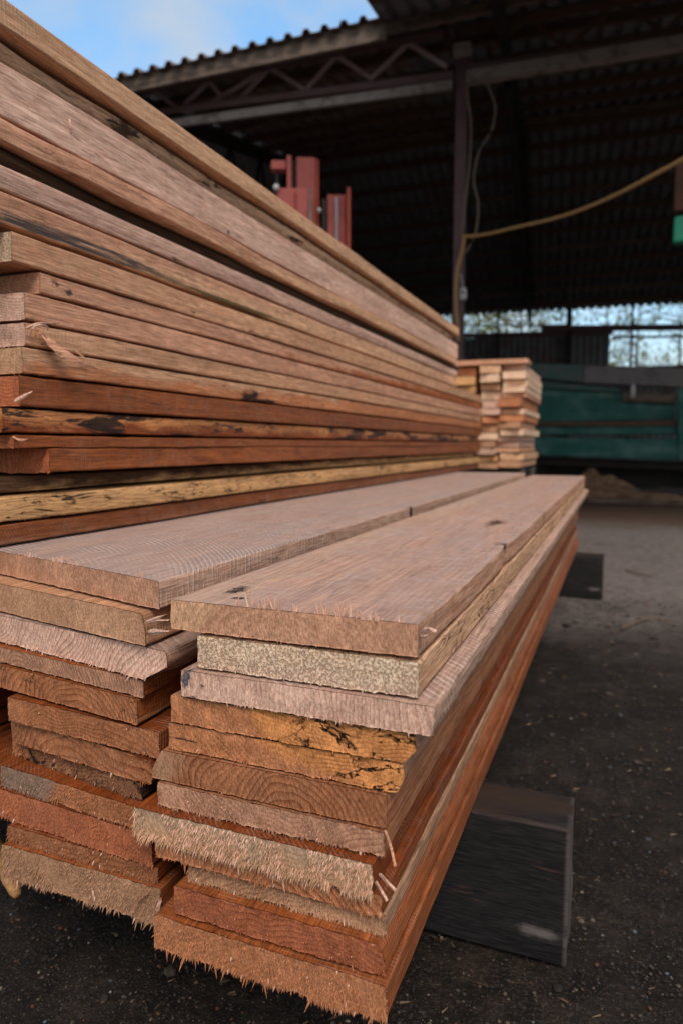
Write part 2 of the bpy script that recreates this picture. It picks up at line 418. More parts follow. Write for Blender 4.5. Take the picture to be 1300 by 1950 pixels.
# (xl, xr, y, ztop, zbot, material, geometry, label)
RT = [
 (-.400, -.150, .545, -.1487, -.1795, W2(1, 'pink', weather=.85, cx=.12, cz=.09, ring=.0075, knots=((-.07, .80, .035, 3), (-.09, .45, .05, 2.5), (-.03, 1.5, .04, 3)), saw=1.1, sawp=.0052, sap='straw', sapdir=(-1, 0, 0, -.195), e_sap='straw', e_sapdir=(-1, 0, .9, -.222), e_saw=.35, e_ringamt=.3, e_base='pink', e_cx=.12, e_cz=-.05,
      blots=[(-.004, .50, .03, .022, .018, .016, BLACK), (-.07, .80, .03, .022, .07, .02, KNOT), (-.21, .06, .03, .014, .02, .01, BLACK), (-.19, .03, .03, .010, .008, .01, BLACK), (0, 1.04, .015, .012, .012, .05, BLACK)]),
      dict(tops=((.29, 3, .020, .01), (.355, 5, .030, .008), (.40, 9, .014, .014), (.455, 12, .019, .015), (.56, 8, .012, .02), (.65, 8, .018, .012), (.71, 12, .020, .016), (.78, 6, .012, .02), (.85, 10, .010, .03), (.92, 5, .008, .02)), rough=.001, ragged=.0008, edge=70, edgelen=.003, notch=((1.04, .014, .006), (1.58, .012, .008)), nx=90, sides=30),
      'mauve grey top board of the front right stack with upright pink splinters on its end'),
 (-.3706, -.1495, .546, -.1815, -.2145, W2(2, 'straw', zone=.8, black=.12, saw=.3, e_base='white', e_fuzz=.5, e_tint=1.02, e_zone=0, e_sap='pale', e_sapdir=(0, 0, -1, .012), cz=-.5), dict(rough=.0022, ragged=.0016, edge=160, edgelen=.003, nx=80),
      'cream coloured crumbly board just under the top board with splinters'),
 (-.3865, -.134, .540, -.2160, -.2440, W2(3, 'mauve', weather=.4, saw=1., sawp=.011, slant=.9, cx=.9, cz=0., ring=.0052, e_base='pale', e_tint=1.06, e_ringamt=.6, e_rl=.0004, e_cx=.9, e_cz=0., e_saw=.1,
      blots=[(-.247, -.002, .017, .0075, .02, .015, BLUE), (-.228, -.002, .014, .0035, .01, .0035, (.12, .05, .04)), (-.238, 0, .0, .01, .02, .003, BLACK)]),
      dict(rough=.0008, ragged=.0014, edge=260, edgelen=.004, nx=80, wane=(0, .003), sides=30),
      'pale pink board with a blue stain at its left corner'),
 (-.403, -.149, .545, -.2455, -.2740, W2(4, 'spalt', side='pink', tint=.75, e_tint=.95, zone=0, saw=.5, e_zone=1., e_zx=-.115, cz=.4, e_mottle=.7, e_sap='terra', e_sapdir=(-1.4, 0, -1, -.21)), dict(rough=.003, ragged=.0016, wane=(.004, .012), edge=200, edgelen=.003, nx=80),
      'orange spalted board whose end is marbled with black lines'),
 (-.408, -.163, .5475, -.2750, -.3035, W2(5, 'brown', side='pink', tint=.75, saw=.5, e_base='spalt', e_zone=1., e_zx=-.07, e_sap='terra', e_sapdir=(-.5, 0, -1.6, -.03), cz=.3, e_cx=.1, e_tint=.95, blots=[(-.232, 0, .012, .022, .02, .0022, BLACK)]), dict(rough=.0022, ragged=.0016, wane=(0, .006), edge=260, edgelen=.003, fur=500, furlen=.002, nx=80),
      'brown board with a fuzzy amber end crossed by a thin black line at its left'),
 (-.4267, -.177, .545, -.3045, -.3372, W2(6, 'terra', side='terra', tint=.8, saw=.5, e_base='terra', e_ringamt=1., e_tint=.8, ring=.0058, cx=.10, cz=-.05, e_sap='tan', e_sapdir=(-1, 0, .3, -.225)), dict(rough=.0011, ragged=.001, edge=160, edgelen=.003, lwane=.012, nx=80, sides=40),
      'reddish brown board with curved growth rings on a smooth clean end'),
 (-.4215, -.179, .5435, -.3385, -.3625, W2(7, 'pink', side='terra', tint=.8, e_tint=1., saw=.6, cx=.1, cz=.2), dict(rough=.0018, ragged=.002, edge=650, edgelen=.0065, fur=900, furlen=.003, nx=80, sides=40),
      'thin pink board with a short ragged fringe under the ringed brown one'),
 (-.4415, -.186, .533, -.3640, -.3935, W2(8, 'grey', side='deep', tint=1., saw=.8, slant=1., sawp=.006, e_base='straw', e_tint=1.05, e_sap='grey', e_sapdir=(0, 0, 1, -.016), cz=.2, wet=1), dict(rough=.0018, ragged=.002, edge=1100, edgelen=.0100, fur=4800, furlen=.0075, tipsh=.3, nx=80, sides=20),
      'greyish board with a thick shaggy coat of straw coloured splinters'),
 (-.420, -.1795, .5385, -.3945, -.4150, W2(9, 'terra', side='deep', saw=.7, slant=1., e_tint=1.05, e_ringamt=.8, cx=.1, cz=-.03, ring=.007, wet=1), dict(rough=.0014, ragged=.002, edge=450, edgelen=.007, fur=500, furlen=.003, nx=80),
      'salmon board end with wavy rings below the shaggy grey one'),
 (-.3865, -.177, .5445, -.4160, -.4345, W2(10, 'straw', side='tan', tint=.75, saw=.4, e_base='tan', black=.05, e_black=0, e_tint=.85), dict(rough=.002, ragged=.002, edge=800, edgelen=.0095, fur=1700, furlen=.0045, nx=80),
      'thin tan board with a long hanging fringe above the red pair at the bottom'),
 (-.3955, -.174, .533, -.4365, -.4670, W2(11, 'red', side='orange', saw=.5, ringamt=.8, e_tint=.93, cx=.1, cz=-.6, tint=1.1, wet=1), dict(rough=.0024, ragged=.0014, edge=260, edgelen=.003, fur=1500, furlen=.0022, wane=(.006, .0), nx=80),
      'dark red board, second from the ground in the front right stack'),
 (-.416, -.171, .528, -.4695, -.5046, W2(12, 'terra', side='orange', saw=.5, e_tint=.95, e_ringamt=.3, black=.04, e_black=0, cx=.1, cz=-.3, wet=1), dict(rough=.0016, ragged=.003, edge=1100, edgelen=.0085, fur=3000, furlen=.0045, nx=90),
      'lowest orange board of the front right stack with long splinters hanging from its end'),
]
for k, (xl, xr, y, zt, zb, mats, g, lab) in enumerate(RT):
    rr = random.Random(k+50)
    make_board(xl, xr, y, y, 3.53+rr.uniform(-.05, .06)+(.0 if k else 0), up(zb), up(zt), mats, seed=k+1, label=lab, group=GR, **g)

# middle stack ------------------------------------------------
GM = 'sawn boards of the front left stack'
def mleft(px, py, z, ext=None):
    p = on_z(px, py, up(z)); return p.x, p.y
MT = [
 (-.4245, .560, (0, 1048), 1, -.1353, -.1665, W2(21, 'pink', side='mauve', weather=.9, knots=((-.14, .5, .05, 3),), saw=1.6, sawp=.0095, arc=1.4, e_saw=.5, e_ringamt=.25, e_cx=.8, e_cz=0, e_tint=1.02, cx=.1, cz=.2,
      blots=[(0, .9, .015, .01, .012, .05, BLACK)]), dict(tops=((.34, 8, .012, .03), (.52, 14, .013, .03), (.62, 6, .008, .03), (.92, 3, .018, .01)), rough=.001, edge=70, edgelen=.002, nx=90, sides=20),
      'wide lilac grey top board with curved saw marks, beside the tall stack'),
 (-.437, .553, (0, 1110), 1, -.1680, -.2040, W2(22, 'tan', saw=.6, e_ringamt=.35, e_tint=1.03, e_mottle=.5, cz=-.1), dict(rough=.001, edge=80, edgelen=.0025, nx=80, wane=(.003, 0)),
      'smooth tan board under the top board with curved saw marks'),
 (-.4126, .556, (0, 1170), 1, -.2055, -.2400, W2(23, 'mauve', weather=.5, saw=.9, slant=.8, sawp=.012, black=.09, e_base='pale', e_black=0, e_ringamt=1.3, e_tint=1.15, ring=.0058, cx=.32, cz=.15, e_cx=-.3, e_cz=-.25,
      blots=[(-.355, .1, .02, .03, .3, .1, BLUE)]), dict(rough=.0014, ragged=.002, edge=500, edgelen=.005, wane=(.004, .026), nx=90),
      'whitish pink board with bold slanting growth rings and a pointed right corner'),
 (-.448, .560, (0, 1230), 1, -.2412, -.2615, W2(24, 'pink', side='orange', saw=.5, e_tint=.85, e_ringamt=.7, cx=.2, cz=-.03), dict(rough=.001, ragged=.001, edge=160, edgelen=.003, nx=80),
      'thin dusky pink board under the whitish one with bold rings'),
 (-.4557, .560, (0, 1264), 1, -.2628, -.2925, W2(25, 'brown', side='orange', saw=.4, sap='yellow', sapdir=(0, 0, -1, .009), e_base='terra', e_tint=.8, e_ringamt=.9, e_sap='spalt', e_sapdir=(.25, 0, -1, .004), cx=.1, cz=-.05, ring=.006, zone=.4, e_zone=.8), dict(rough=.0014, ragged=.0014, edge=220, edgelen=.003, nx=80),
      'brown board with a yellow strip along its lower edge'),
 (-.4317, .562, (15, 1325), 0, -.2950, -.3250, W2(26, 'terra', side='deep', saw=.7, e_tint=.88, cx=.1, cz=-.35), dict(rough=.0014, ragged=.0016, edge=500, edgelen=.0045, fur=1500, furlen=.002, nx=80),
      'dull pink board end whose dark orange top shows, right below the yellow striped board'),
 (-.4393, .562, (22, 1367), 0, -.3270, -.3570, W2(27, 'mauve', side='deep', saw=.6, e_base='terra', e_tint=.85, e_ringamt=.7, cx=.1, cz=-.12, ring=.008), dict(rough=.0014, ragged=.0016, edge=420, edgelen=.004, fur=1500, furlen=.002, nx=80, wane=(.004, .004)),
      'mauve board end with a few broad rings and rounded right corner'),
 (-.4571, .566, (25, 1405), 0, -.3585, -.3775, W2(28, 'bark', side='bark', saw=.2, e_base='brown', e_tint=.9, e_black=.55, e_sap='terra', e_sapdir=(-1, 0, 0, -.19)), dict(rough=.003, ragged=.003, edge=700, edgelen=.006, fur=1500, furlen=.005, nx=80),
      'thin board with dark crumbling bark over the right half of its end'),
 (-.4512, .556, (2, 1455), 0, -.3795, -.4050, W2(29, 'terra', side='deep', saw=.9, slant=1., sawp=.006, e_tint=.88, e_sap='taupe', e_sapdir=(-1, 0, .8, -.145)), dict(rough=.0016, ragged=.0018, edge=600, edgelen=.006, fur=3000, furlen=.0045, nx=80),
      'rough board end, grey on the left half and pink on the right half'),
 (-.4387, .556, (0, 1500), 1, -.4065, -.4435, W2(30, 'red', side='deep', saw=.6, e_tint=.98, e_ringamt=.2, slant=1), dict(rough=.0016, ragged=.0018, edge=500, edgelen=.005, fur=3200, furlen=.0036, nx=80),
      'thick coral red board, third from the ground in the front left stack'),
 (-.4360, .561, (15, 1570), 0, -.4445, -.4620, W2(31, 'tan', side='deep', saw=.5, e_base='terra', e_tint=.72, e_ringamt=.5), dict(rough=.0016, ragged=.002, edge=800, edgelen=.0075, fur=2600, furlen=.0055, nx=80),
      'thin muddy brown board with frayed end, second from the ground in the front left stack'),
 (-.4300, .556, (5, 1605), 0, -.4635, -.5046, W2(32, 'terra', side='orange', saw=.5, e_base='tan', e_tint=.8, e_ringamt=.3, wet=1), dict(rough=.0018, ragged=.003, edge=1000, edgelen=.008, fur=4200, furlen=.0055, nx=90),
      'lowest frayed board of the front left stack with torn splinters over the ground'),
]
for k, (xr, yr, lp, ext, zt, zb, mats, g, lab) in enumerate(MT):
    lx, ly = mleft(lp[0], lp[1], zt)
    if ext:
        q = (-.80-xr)/(lx-xr); lx, ly = -.80, yr+(ly-yr)*q
    rr = random.Random(k+90)
    make_board(lx, xr, ly, yr, 3.50+rr.uniform(-.06, .02), up(zb), up(zt), mats, seed=k+31, label=lab, group=GM, **g)

# column beside it, at the left frame edge --------------------------
GK = 'sawn boards of the column at the left edge'
KT = [('mauve', 1340, 1386, 4), ('orange', 1388, 1418, 10), ('terra', 1420, 1470, 14), ('brown', 1474, 1510, 8), ('terra', 1512, 1558, 16), ('tan', 1560, 1600, 24), ('orange', 1604, 1650, 12)]
KL = ['pale mauve board corner peeking in at the left frame edge, uppermost of its column', 'thin orange board corner with torn fibres under the pale mauve corner',
      'pinkish brown board corner at the left frame edge beside the bark covered board', 'dark brown board corner at the left frame edge beside the grey and pink board',
      'terracotta board corner at the left frame edge beside the coral red board', 'splintered tan board corner just above the lowest one at the left edge',
      'dark orange board corner, lowest of the column at the left edge']
kz = [-.306, -.334, -.352, -.381, -.403, -.431, -.461, -.5046]
for k, (c, a, b, sx) in enumerate(KT):
    zt = kz[k]-.001; zb = kz[k+1]
    mt = W2(60+k, c, side='deep' if k else 'tan', e_tint=.85)
    make_board(-1.08, -.815+.006*math.sin(k*2.1), .60, .592+.004*math.cos(k*3), 3.45, up(zb), up(zt), mt, seed=70+k, label=KL[k], group=GK, fur=500, furlen=.004, edge=260, edgelen=.006, nx=40)

# tall stack at the left -----------------------------------------
GU = 'long boards of the upper half of the tall left stack'; GL = 'boards of the lower half of the tall left stack'
LT = [
 (-.745, .20, 3.36, .568, .530, W2(101, 'straw', saw=.8, sawp=.006, tint=1.06, mottle=.3, cz=-.4), dict(wander=.003, wane=(0, 0), sides=60), 'straw coloured topmost board of the tall left stack, overhanging against the sky', GU),
 (-.759, .20, 3.30, .5250, .4940, W2(102, 'straw', sap='grey', sapdir=(0, 0, -1, .018), saw=.2, black=.36, mottle=.9, tint=1.05, bstr=1.8, blots=[(0, .75, .012, .02, .045, .03, (.06, .04, .025))]), dict(wander=.009, wane=(.003, .012), gap=.004), 'bark edged board with grey and tan wane, second from the top of the tall stack', GU),
 (-.752, .20, 3.38, .4925, .4215, W2(103, 'pale', tint=1.08, saw=.35, cx=.3, cz=.0, ring=.012, mottle=.5, knots=((0, .9, .03, 2), (0, 1.5, .04, 2), (0, .5, .03, 2)), ringamt=.35, blots=[(0, 1.05, .012, .01, .008, .006, BLUE)]), dict(wander=.002, nz=14, sides=30), 'thick pink plank with reddish flecks, twice as deep as its neighbours', GU),
 (-.748, .20, 3.34, .4205, .3905, W2(104, 'pink', saw=.4, tint=1.12, sap='straw', sapdir=(0, .04, -1, -.03)), dict(wander=.006, wane=(0, .001)), 'pinkish board with wavy lower edge above the dark bark strip', GU),
 (-.763, .20, 3.30, .3893, .3640, W2(105, 'bark', saw=.1, mottle=.8, bstr=1.5, tint=.7), dict(wander=.008, gap=.003, wane=(.006, .004)), 'recessed board with a dark brown bark edge in the upper half of the tall stack', GU),
 (-.750, .20, 3.36, .3625, .3310, W2(106, 'pale', saw=.5, tint=1.0, black=.06), dict(wander=.003, wane=(0, .003)), 'plain pink board directly under the dark bark strip', GU),
 (-.753, .20, 3.32, .3290, .2870, W2(107, 'pink', saw=.4, tint=1.1, sap='straw', sapdir=(0, .035, -1, -.006), zone=.3, blots=[(0, .62, .010, .03, .26, .011, (.045, .045, .05)), (0, 1.05, .006, .03, .35, .007, (.10, .07, .03))]), dict(wander=.003), 'pink board with a blue black stain along its lower edge fading to yellow', GU),
 (-.747, .695, 4.02, .2810, .2405, W2(108, 'tan', saw=.5, e_base='straw', e_fuzz=.2, tint=1.08, black=.05), dict(wander=.003, edge=40, edgelen=.003), 'tan board whose pale chalky end is the highest end face of the lower half', GL),
 (-.748, .742, 3.98, .2390, .2085, W2(109, 'pink', saw=.6, e_tint=1.05, sap='orange', sapdir=(0, .02, -1, -.012), tint=1.08, blots=[(0, .055, .012, .02, .012, .006, (.05, .05, .05)), (0, .03, .02, .02, .01, .006, (.08, .05, .04))]), dict(wander=.002, edge=60, edgelen=.003), 'brownish pink board set back a little, with small dark stains near its end', GL),
 (-.7487, .715, 4.03, .2075, .1685, W2(110, 'pink', side='pink', saw=.5, e_base='pale', e_tint=1.15, e_ringamt=.8, e_cx=.02, e_cz=-.25, tint=1.1), dict(wander=.002, edge=60, edgelen=.004, rough=.0015), 'board with a whitish pink end, above the torn splinters', GL),
 (-.7490, .7154, 4.00, .1675, .1345, W2(111, 'tan', saw=.6, sawp=.007, e_base='pale', tint=1.05, e_tint=.95, black=.07), dict(wander=.0025, edge=220, edgelen=.009, fur=300, furlen=.005, rough=.0025, ragged=.003, blots=None), 'tan board with a ragged end and a long splinter torn off its side', GL),
 (-.750, .707, 4.02, .1330, .0960, W2(112, 'orange', side='terra', saw=.35, sap='straw', sapdir=(0, -.018, 1, -.012), tint=.95, e_base='tan', blots=[(0, .62, .008, .03, .06, .018, BLACK), (0, .70, .003, .03, .12, .006, BLACK)]), dict(wander=.003, edge=120, edgelen=.008, rough=.002), 'half tan half orange board with a big black blotch on its side', GL),
 (-.750, .700, 4.01, .0945, .0520, W2(113, 'orange', saw=.45, black=.10, e_black=0, e_base='red', e_tint=1., tint=.75, slant=.8, wet=1), dict(wander=.002, edge=80, edgelen=.005, rough=.002), 'deep orange board between the black blotched board and the black streaked one', GL),
 (-.757, .674, 3.99, .0505, .0160, W2(114, 'deep', saw=.2, black=.75, sap='spalt', sapdir=(0, -.0, 1, -.016), zone=.6, wet=1, e_base='orange', e_black=.2), dict(wander=.005, gap=.002, rough=.002), 'dark board streaked with black rot and amber patches', GL),
 (-.750, .689, 4.02, .0150, -.0048, W2(115, 'orange', saw=.4, tint=.8, e_base='red', wet=1), dict(wander=.003, edge=60, edgelen=.004, rough=.002, nz=7), 'thinnest rusty orange board of the lower half, below the black streaked board', GL),
 (-.7515, .7476, 4.00, -.0028, -.0395, W2(116, 'orange', saw=.45, black=.08, e_black=0, tint=.85, ringamt=.8, cx=1., cz=0, ring=.008, e_base='red', e_tint=1., wet=1), dict(wander=.002, fur=500, furlen=.003, edge=180, edgelen=.004, rough=.003, ragged=.003), 'red orange board with a crumbly red end, set back above the black gap', GL),
 (-.782, .50, 3.97, -.0415, -.0665, W2(117, 'bark', saw=.1, black=.2, sap='yellow', sapdir=(0, .012, -1, .001), bstr=1.5), dict(wander=.007, gap=.003, wane=(.006, 0)), 'recessed blackened board in the shadow gap near the foot of the tall stack', GL),
 (-.752, .640, 3.98, -.0685, -.1035, W2(118, 'yellow', saw=.3, black=.22, zone=.9, mottle=.6, bstr=1.3, e_base='yellow', e_zone=.8), dict(wander=.004, wane=(.003, 0), rough=.002), 'yellow spalted board with black flecks, second from the bottom of the tall stack', GL),
 (-.757, .50, 4.00, -.1045, -.1345, W2(119, 'orange', saw=.5, black=.08, tint=.7, slant=.6, sap='brown', sapdir=(0, 0, -1, .006), wet=1), dict(wander=.003), 'dark orange bottom board of the tall stack, resting on the lilac grey board', GL),
]
TALL = []
for k, (x, yf, yb, zt, zb, mats, g, lab, gr) in enumerate(LT):
    g = dict(g); g.pop('blots', None)
    if k > 7: g.setdefault('sides', 30)
    TALL.append(make_board(x-.36, x, yf-.008, yf, yb, up(zb), up(zt), mats, seed=k+140, label=lab, group=gr, **{**dict(nx=36, nz=9, gap=.0022), **{**g, 'wander': g.get('wander', .002)*1.5}}))

# torn splinters on the tall stack (parts of their board)
def splinter(parent, pts, w, mat, th=.0016):
    mb = MB(); P = smooth_path([Vector(p)-parent.location for p in pts], 5); n = len(P)
    vs = []; fs = []
    for k, p in enumerate(P):
        t = k/(n-1); ww = w*(.55+.75*math.sin(math.pi*min(1, t*1.15+.1)))*(1 if t < .8 else (1-t)/.2*.9+.08)*(1+.3*n3(k*.7, w*999, 0)); d = (P[min(k+1, n-1)]-P[max(k-1, 0)]).normalized()
        x = d.cross(Vector((1, .2, .3))).normalized()
        y = x.cross(d)
        vs += [p+x*ww, p+y*th, p-x*ww, p-y*th*.6]
    for k in range(n-1):
        for i in range(4): fs.append((4*k+i, 4*k+(i+1) % 4, 4*k+4+(i+1) % 4, 4*k+4+i))
    fs += [(3, 2, 1, 0), tuple(4*(n-1)+i for i in range(4))]
    mb.add(vs, fs, 0, False); o = mb.build('splinter', mat, parent); return o
spl = wood('splinter_wood', 'pink', seed=300, saw=0, tint=1.1)
spl2 = wood('splinter_pale', 'pale', seed=301, saw=0, tint=1.15)
def onx(px, py, X):
    d = ray(px, py); return CAM+d*(X/d.x)
A3 = TALL[10]
splinter(A3, [onx(78, 628, -.746), onx(105, 660, -.735), onx(140, 682, -.728), onx(186, 703, -.733)], .0078, spl)
splinter(A3, [onx(145, 668, -.744), onx(165, 685, -.738), onx(180, 700, -.733)], .0018, spl)
splinter(A3, [onx(50, 625, -.748), onx(75, 616, -.738), onx(114, 616, -.730)], .0014, spl2)
splinter(A3, [onx(55, 640, -.748), onx(66, 622, -.738), onx(88, 620, -.738), onx(92, 632, -.738)], .0014, spl2)
splinter(A3, [onx(62, 645, -.748), onx(78, 634, -.736), onx(90, 645, -.734)], .0016, spl)
splinter(TALL[12], [onx(28, 765, -.75), onx(45, 755, -.742), onx(62, 745, -.738)], .0022, spl2)
splinter(TALL[14], [onx(25, 832, -.752), onx(40, 838, -.744), onx(54, 836, -.742)], .0018, spl)
splinter(TALL[2], [onx(132, 226, -.749), onx(134, 240, -.745), onx(136, 255, -.747)], .0012, spl2)
FR = [o for o in bpy.data.objects if o.get('group') == GR]
def ony(px, py, Y):
    d = ray(px, py); return CAM+d*(Y/d.y)
splinter(FR[0], [ony(800, 1205, .545), ony(812, 1197, .538), ony(829, 1203, .535)], .0016, spl2)
splinter(FR[0], [ony(800, 1210, .545), ony(808, 1212, .538), ony(820, 1208, .535)], .0012, spl2)
splinter(FR[6], [ony(732, 1583, .543), ony(742, 1610, .535), ony(751, 1650, .53)], .0024, spl)
splinter(FR[7], [ony(722, 1665, .53), ony(738, 1682, .523), ony(752, 1696, .52)], .0022, spl2)
splinter(FR[7], [ony(715, 1680, .53), ony(725, 1697, .523), ony(736, 1716, .52)], .0022, spl2)
FM = [o for o in bpy.data.objects if o.get('group') == GM]
splinter(FM[1], [ony(280, 1184, .551), ony(298, 1178, .545), ony(318, 1170, .54)], .0016, spl2)
splinter(FM[1], [ony(282, 1186, .551), ony(300, 1182, .545), ony(322, 1181, .54)], .0013, spl2)
splinter(FM[1], [ony(284, 1204, .551), ony(300, 1203, .545), ony(322, 1202, .54)], .0024, spl2)
splinter(FM[11], [ony(282, 1700, .553), ony(262, 1715, .548), ony(252, 1738, .545)], .0035, spl)
splinter(FM[11], [ony(306, 1715, .553), ony(302, 1730, .548), ony(298, 1762, .545)], .0035, spl2)
splinter(FM[11], [ony(177, 1680, .56), ony(178, 1695, .556), ony(180, 1716, .553)], .0022, spl2)

# ---------------------------------------------------------------- bolsters (dark timbers under the stacks)
def tie_mat():
    T = NT('creosote_timber'); P = T.obj()
    f = T.noise(T.mul(P, (.13, 1, 1)), 230, 5, .7); m = T.noise(T.mul(P, (.2, 1, 1)), 26, 4, .6)
    c = T.mix(T.smooth(f, .35, .7), (.006, .0065, .008), (.024, .023, .026))
    c = T.mix(T.math('MULTIPLY', T.smooth(m, .56, .68), T.smooth(f, .5, .62)), c, (.13, .05, .03))
    d = T.vmath('LENGTH', T.vmath('DIVIDE', T.vmath('SUBTRACT', P, (-.035, 0, .045)), (.034, .05, .010)))
    d = T.math('ADD', d, T.math('MULTIPLY', T.math('SUBTRACT', T.noise(T.mul(P, (.4, 1, 1)), 120, 4), .5), 1.8))
    c = T.mix(T.smooth(d, .1, 1.2, .34, 0), c, (.40, .37, .36))
    ps = T.n('ShaderNodeSeparateXYZ'); T.inp(ps.inputs[0], P)
    em = T.math('MAXIMUM', T.smooth(ps.outputs[0], -.007, -.001), T.math('MULTIPLY', T.smooth(T.math('ABSOLUTE', T.math('SUBTRACT', ps.outputs[2], .198)), .006, .001), T.smooth(ps.outputs[1], .012, .004)))
    c = T.mix(T.math('MULTIPLY', em, T.smooth(m, .3, .55, .3, 1)), c, (.11, .095, .095))
    nz = T.n('ShaderNodeSeparateXYZ'); T.inp(nz.inputs[0], T.n('ShaderNodeNewGeometry').outputs['Normal'])
    c = T.mix(T.math('MULTIPLY', T.smooth(nz.outputs[2], .6, .9), T.smooth(m, .3, .6)), c, (.038, .024, .018))
    return T.done(c, .7, T.bump(T.math('ADD', f, T.math('MULTIPLY', m, .8)), .003, .8), spec=.3)
TIE = tie_mat()
def bolster(x0, x1, y0, y1, z1, lab, seed):
    mb = MB(); N = 70; Mr = 6
    per = [(i/Mr, 0) for i in range(Mr)]+[(1, i/Mr) for i in range(Mr)]+[(1-i/Mr, 1) for i in range(Mr)]+[(0, 1-i/Mr) for i in range(Mr)]
    vs = []; fs = []
    for k in range(N+1):
        x = x1+(x0-x1)*(k/N)**1.6
        for (s, t) in per:
            y = y0+(y1-y0)*s; z = z1*t
            cs = .003 if (s in (0, 1) and t in (0, 1)) else 0
            y += .0022*n3(x*9, z*30, seed)+(cs if s == 0 else -cs); z += .0016*n3(x*9, y*30, seed+4)*(1 if t > 0 else 0)+(cs if t == 0 else -cs)-(.002 if t == 1 else 0)
            xx = x+(.0025*n3(y*60, z*60, seed) if k == 0 else 0)
            vs.append((xx-x1, y-y0, z))
    n = len(per)
    for k in range(N):
        for q in range(n): fs.append((k*n+q, k*n+(q+1) % n, (k+1)*n+(q+1) % n, (k+1)*n+q))
    fs = [f[::-1] for f in fs]
    fs.append(tuple(range(n))); fs.append(tuple(N*n+q for q in range(n))[::-1])
    mb.add(vs, fs, 0, False); o = mb.build('bolster_timber', TIE); o.location = (x1, y0, 0.001)
    tag(o, lab, 'timber'); return o
bolster(-1.25, -.0415, .9055, 1.006, up(-.5046), 'near black timber block carrying the front stacks, scuffed white at its lower corner', 3)
bolster(-1.25, -.045, 3.30, 3.42, up(-.5046)-.001, 'far small black timber block under the far end of the stacks', 8)

# spalted stick at the lower left corner
yel = wood('spalted_stick', 'yellow', seed=401, saw=0, zone=.7, tint=.75)
mb = MB()
a = on_z(-70, 1560, .10); b = on_z(14, 1690, .10)
pts = [on_z(-50, 1540, .125), on_z(-12, 1600, .12), on_z(8, 1645, .115), on_z(33, 1704, .11)]
P = smooth_path(pts, 5)
mb.tube(P, [.0105+.002*n3(i*.7, 1, 2) for i in range(len(P)-3)]+[.0095, .0085, .005], 9)
o = mb.build('broken_stick', yel); tag(o, 'spalted yellow stick with a blunt tip sticking out at the lower left', 'stick')

# ---------------------------------------------------------------- ground
def ground_mat():
    T = NT('yard_ground'); P = T.obj()
    a = T.noise(P, 1.3, 4, .6); b = T.noise(P, 22, 5, .65); c = T.noise(P, 180, 4, .7); d = T.noise(P, 700, 2, .6)
    col = T.mix(T.smooth(b, .35, .65), (.007, .005, .004), (.030, .022, .017))
    col = T.mix(T.smooth(T.noise(P, 4.5, 5, .65), .42, .6), T.mix(1, col, (.45, .42, .40), 'MULTIPLY'), col)
    col = T.mix(T.math('MULTIPLY', T.smooth(c, .52, .66), .6), col, (.075, .056, .044))
    col = T.mix(T.smooth(c, .42, .3), col, (.008, .007, .006))
    v = T.n('ShaderNodeTexVoronoi'); T.inp(v.inputs['Vector'], P); v.inputs['Scale'].default_value = 260
    vc = T.n('ShaderNodeSeparateXYZ'); T.inp(vc.inputs[0], v.outputs['Color'])
    grit = T.math('MULTIPLY', T.smooth(v.outputs['Distance'], .42, .25), T.smooth(vc.outputs[0], .80, .86))
    gc = T.mix(vc.outputs[1], (.12, .085, .065), (.07, .075, .085))
    col = T.mix(T.math('MULTIPLY', grit, .8), col, gc)
    sx = T.n('ShaderNodeSeparateXYZ'); T.inp(sx.inputs[0], P)
    # lighter dusty concrete begins past the stack
    yy = T.math('ADD', sx.outputs[1], T.math('MULTIPLY', T.math('SUBTRACT', a, .5), 1.6))
    con = T.mix(T.smooth(b, .3, .7), (.13, .115, .108), (.25, .225, .213))
    con = T.mix(T.math('MULTIPLY', T.smooth(T.noise(P, 3, 4, .7), .55, .7), .6), con, (.09, .075, .066))
    col = T.mix(T.smooth(yy, 2.2, 3.6), col, con)
    saw = T.mix(T.smooth(c, .35, .65), (.10, .06, .038), (.20, .125, .08))
    yb = T.math('ADD', sx.outputs[1], T.math('MULTIPLY', T.math('SUBTRACT', T.noise(P, 1.7, 5, .7), .5), 3))
    col = T.mix(T.smooth(yb, 6.0, 7.2), col, saw)
    col = T.mix(T.smooth(yb, 11, 13), col, (.03, .025, .02))
    h = T.math('ADD', T.math('MULTIPLY', b, 2.5), T.math('ADD', c, T.math('MULTIPLY', grit, 1.2)))
    rg = T.mix(T.smooth(b, .45, .6), (.45,)*3, (.9,)*3)
    return T.done(col, .75, T.bump(h, .006, .9), spec=.3)
def axis(lo, hi, c0, c1, fine, grow=1.25):
    out = []; x = c0
    while x < c1: out.append(x); x += fine
    out.append(c1); s = fine; x = c1
    while x < hi: s *= grow; x = min(hi, x+s); out.append(x)
    s = fine; x = c0; left = []
    while x > lo: s *= grow; x = max(lo, x-s); left.append(x)
    return left[::-1]+out
xs = axis(-900, 900, -1.3, 1.6, .02); ys = axis(-900, 900, .3, 3., .02)
mb = MB(); vs = []; fs = []
for y in ys:
    for x in xs:
        r = math.hypot(x, y)
        z = 0
        if r < 30: z = .004*n3(x*6, y*6, 1)+.0025*n3(x*20, y*20, 2)-.004
        vs.append((x, y, z))
nX = len(xs)
for j in range(len(ys)-1):
    for i in range(nX-1): fs.append((j*nX+i, j*nX+i+1, (j+1)*nX+i+1, (j+1)*nX+i))
mb.add(vs, fs, 0, True); o = mb.build('ground', ground_mat()); tag(o, 'dark gritty yard soil turning to dusty concrete', kind='structure')

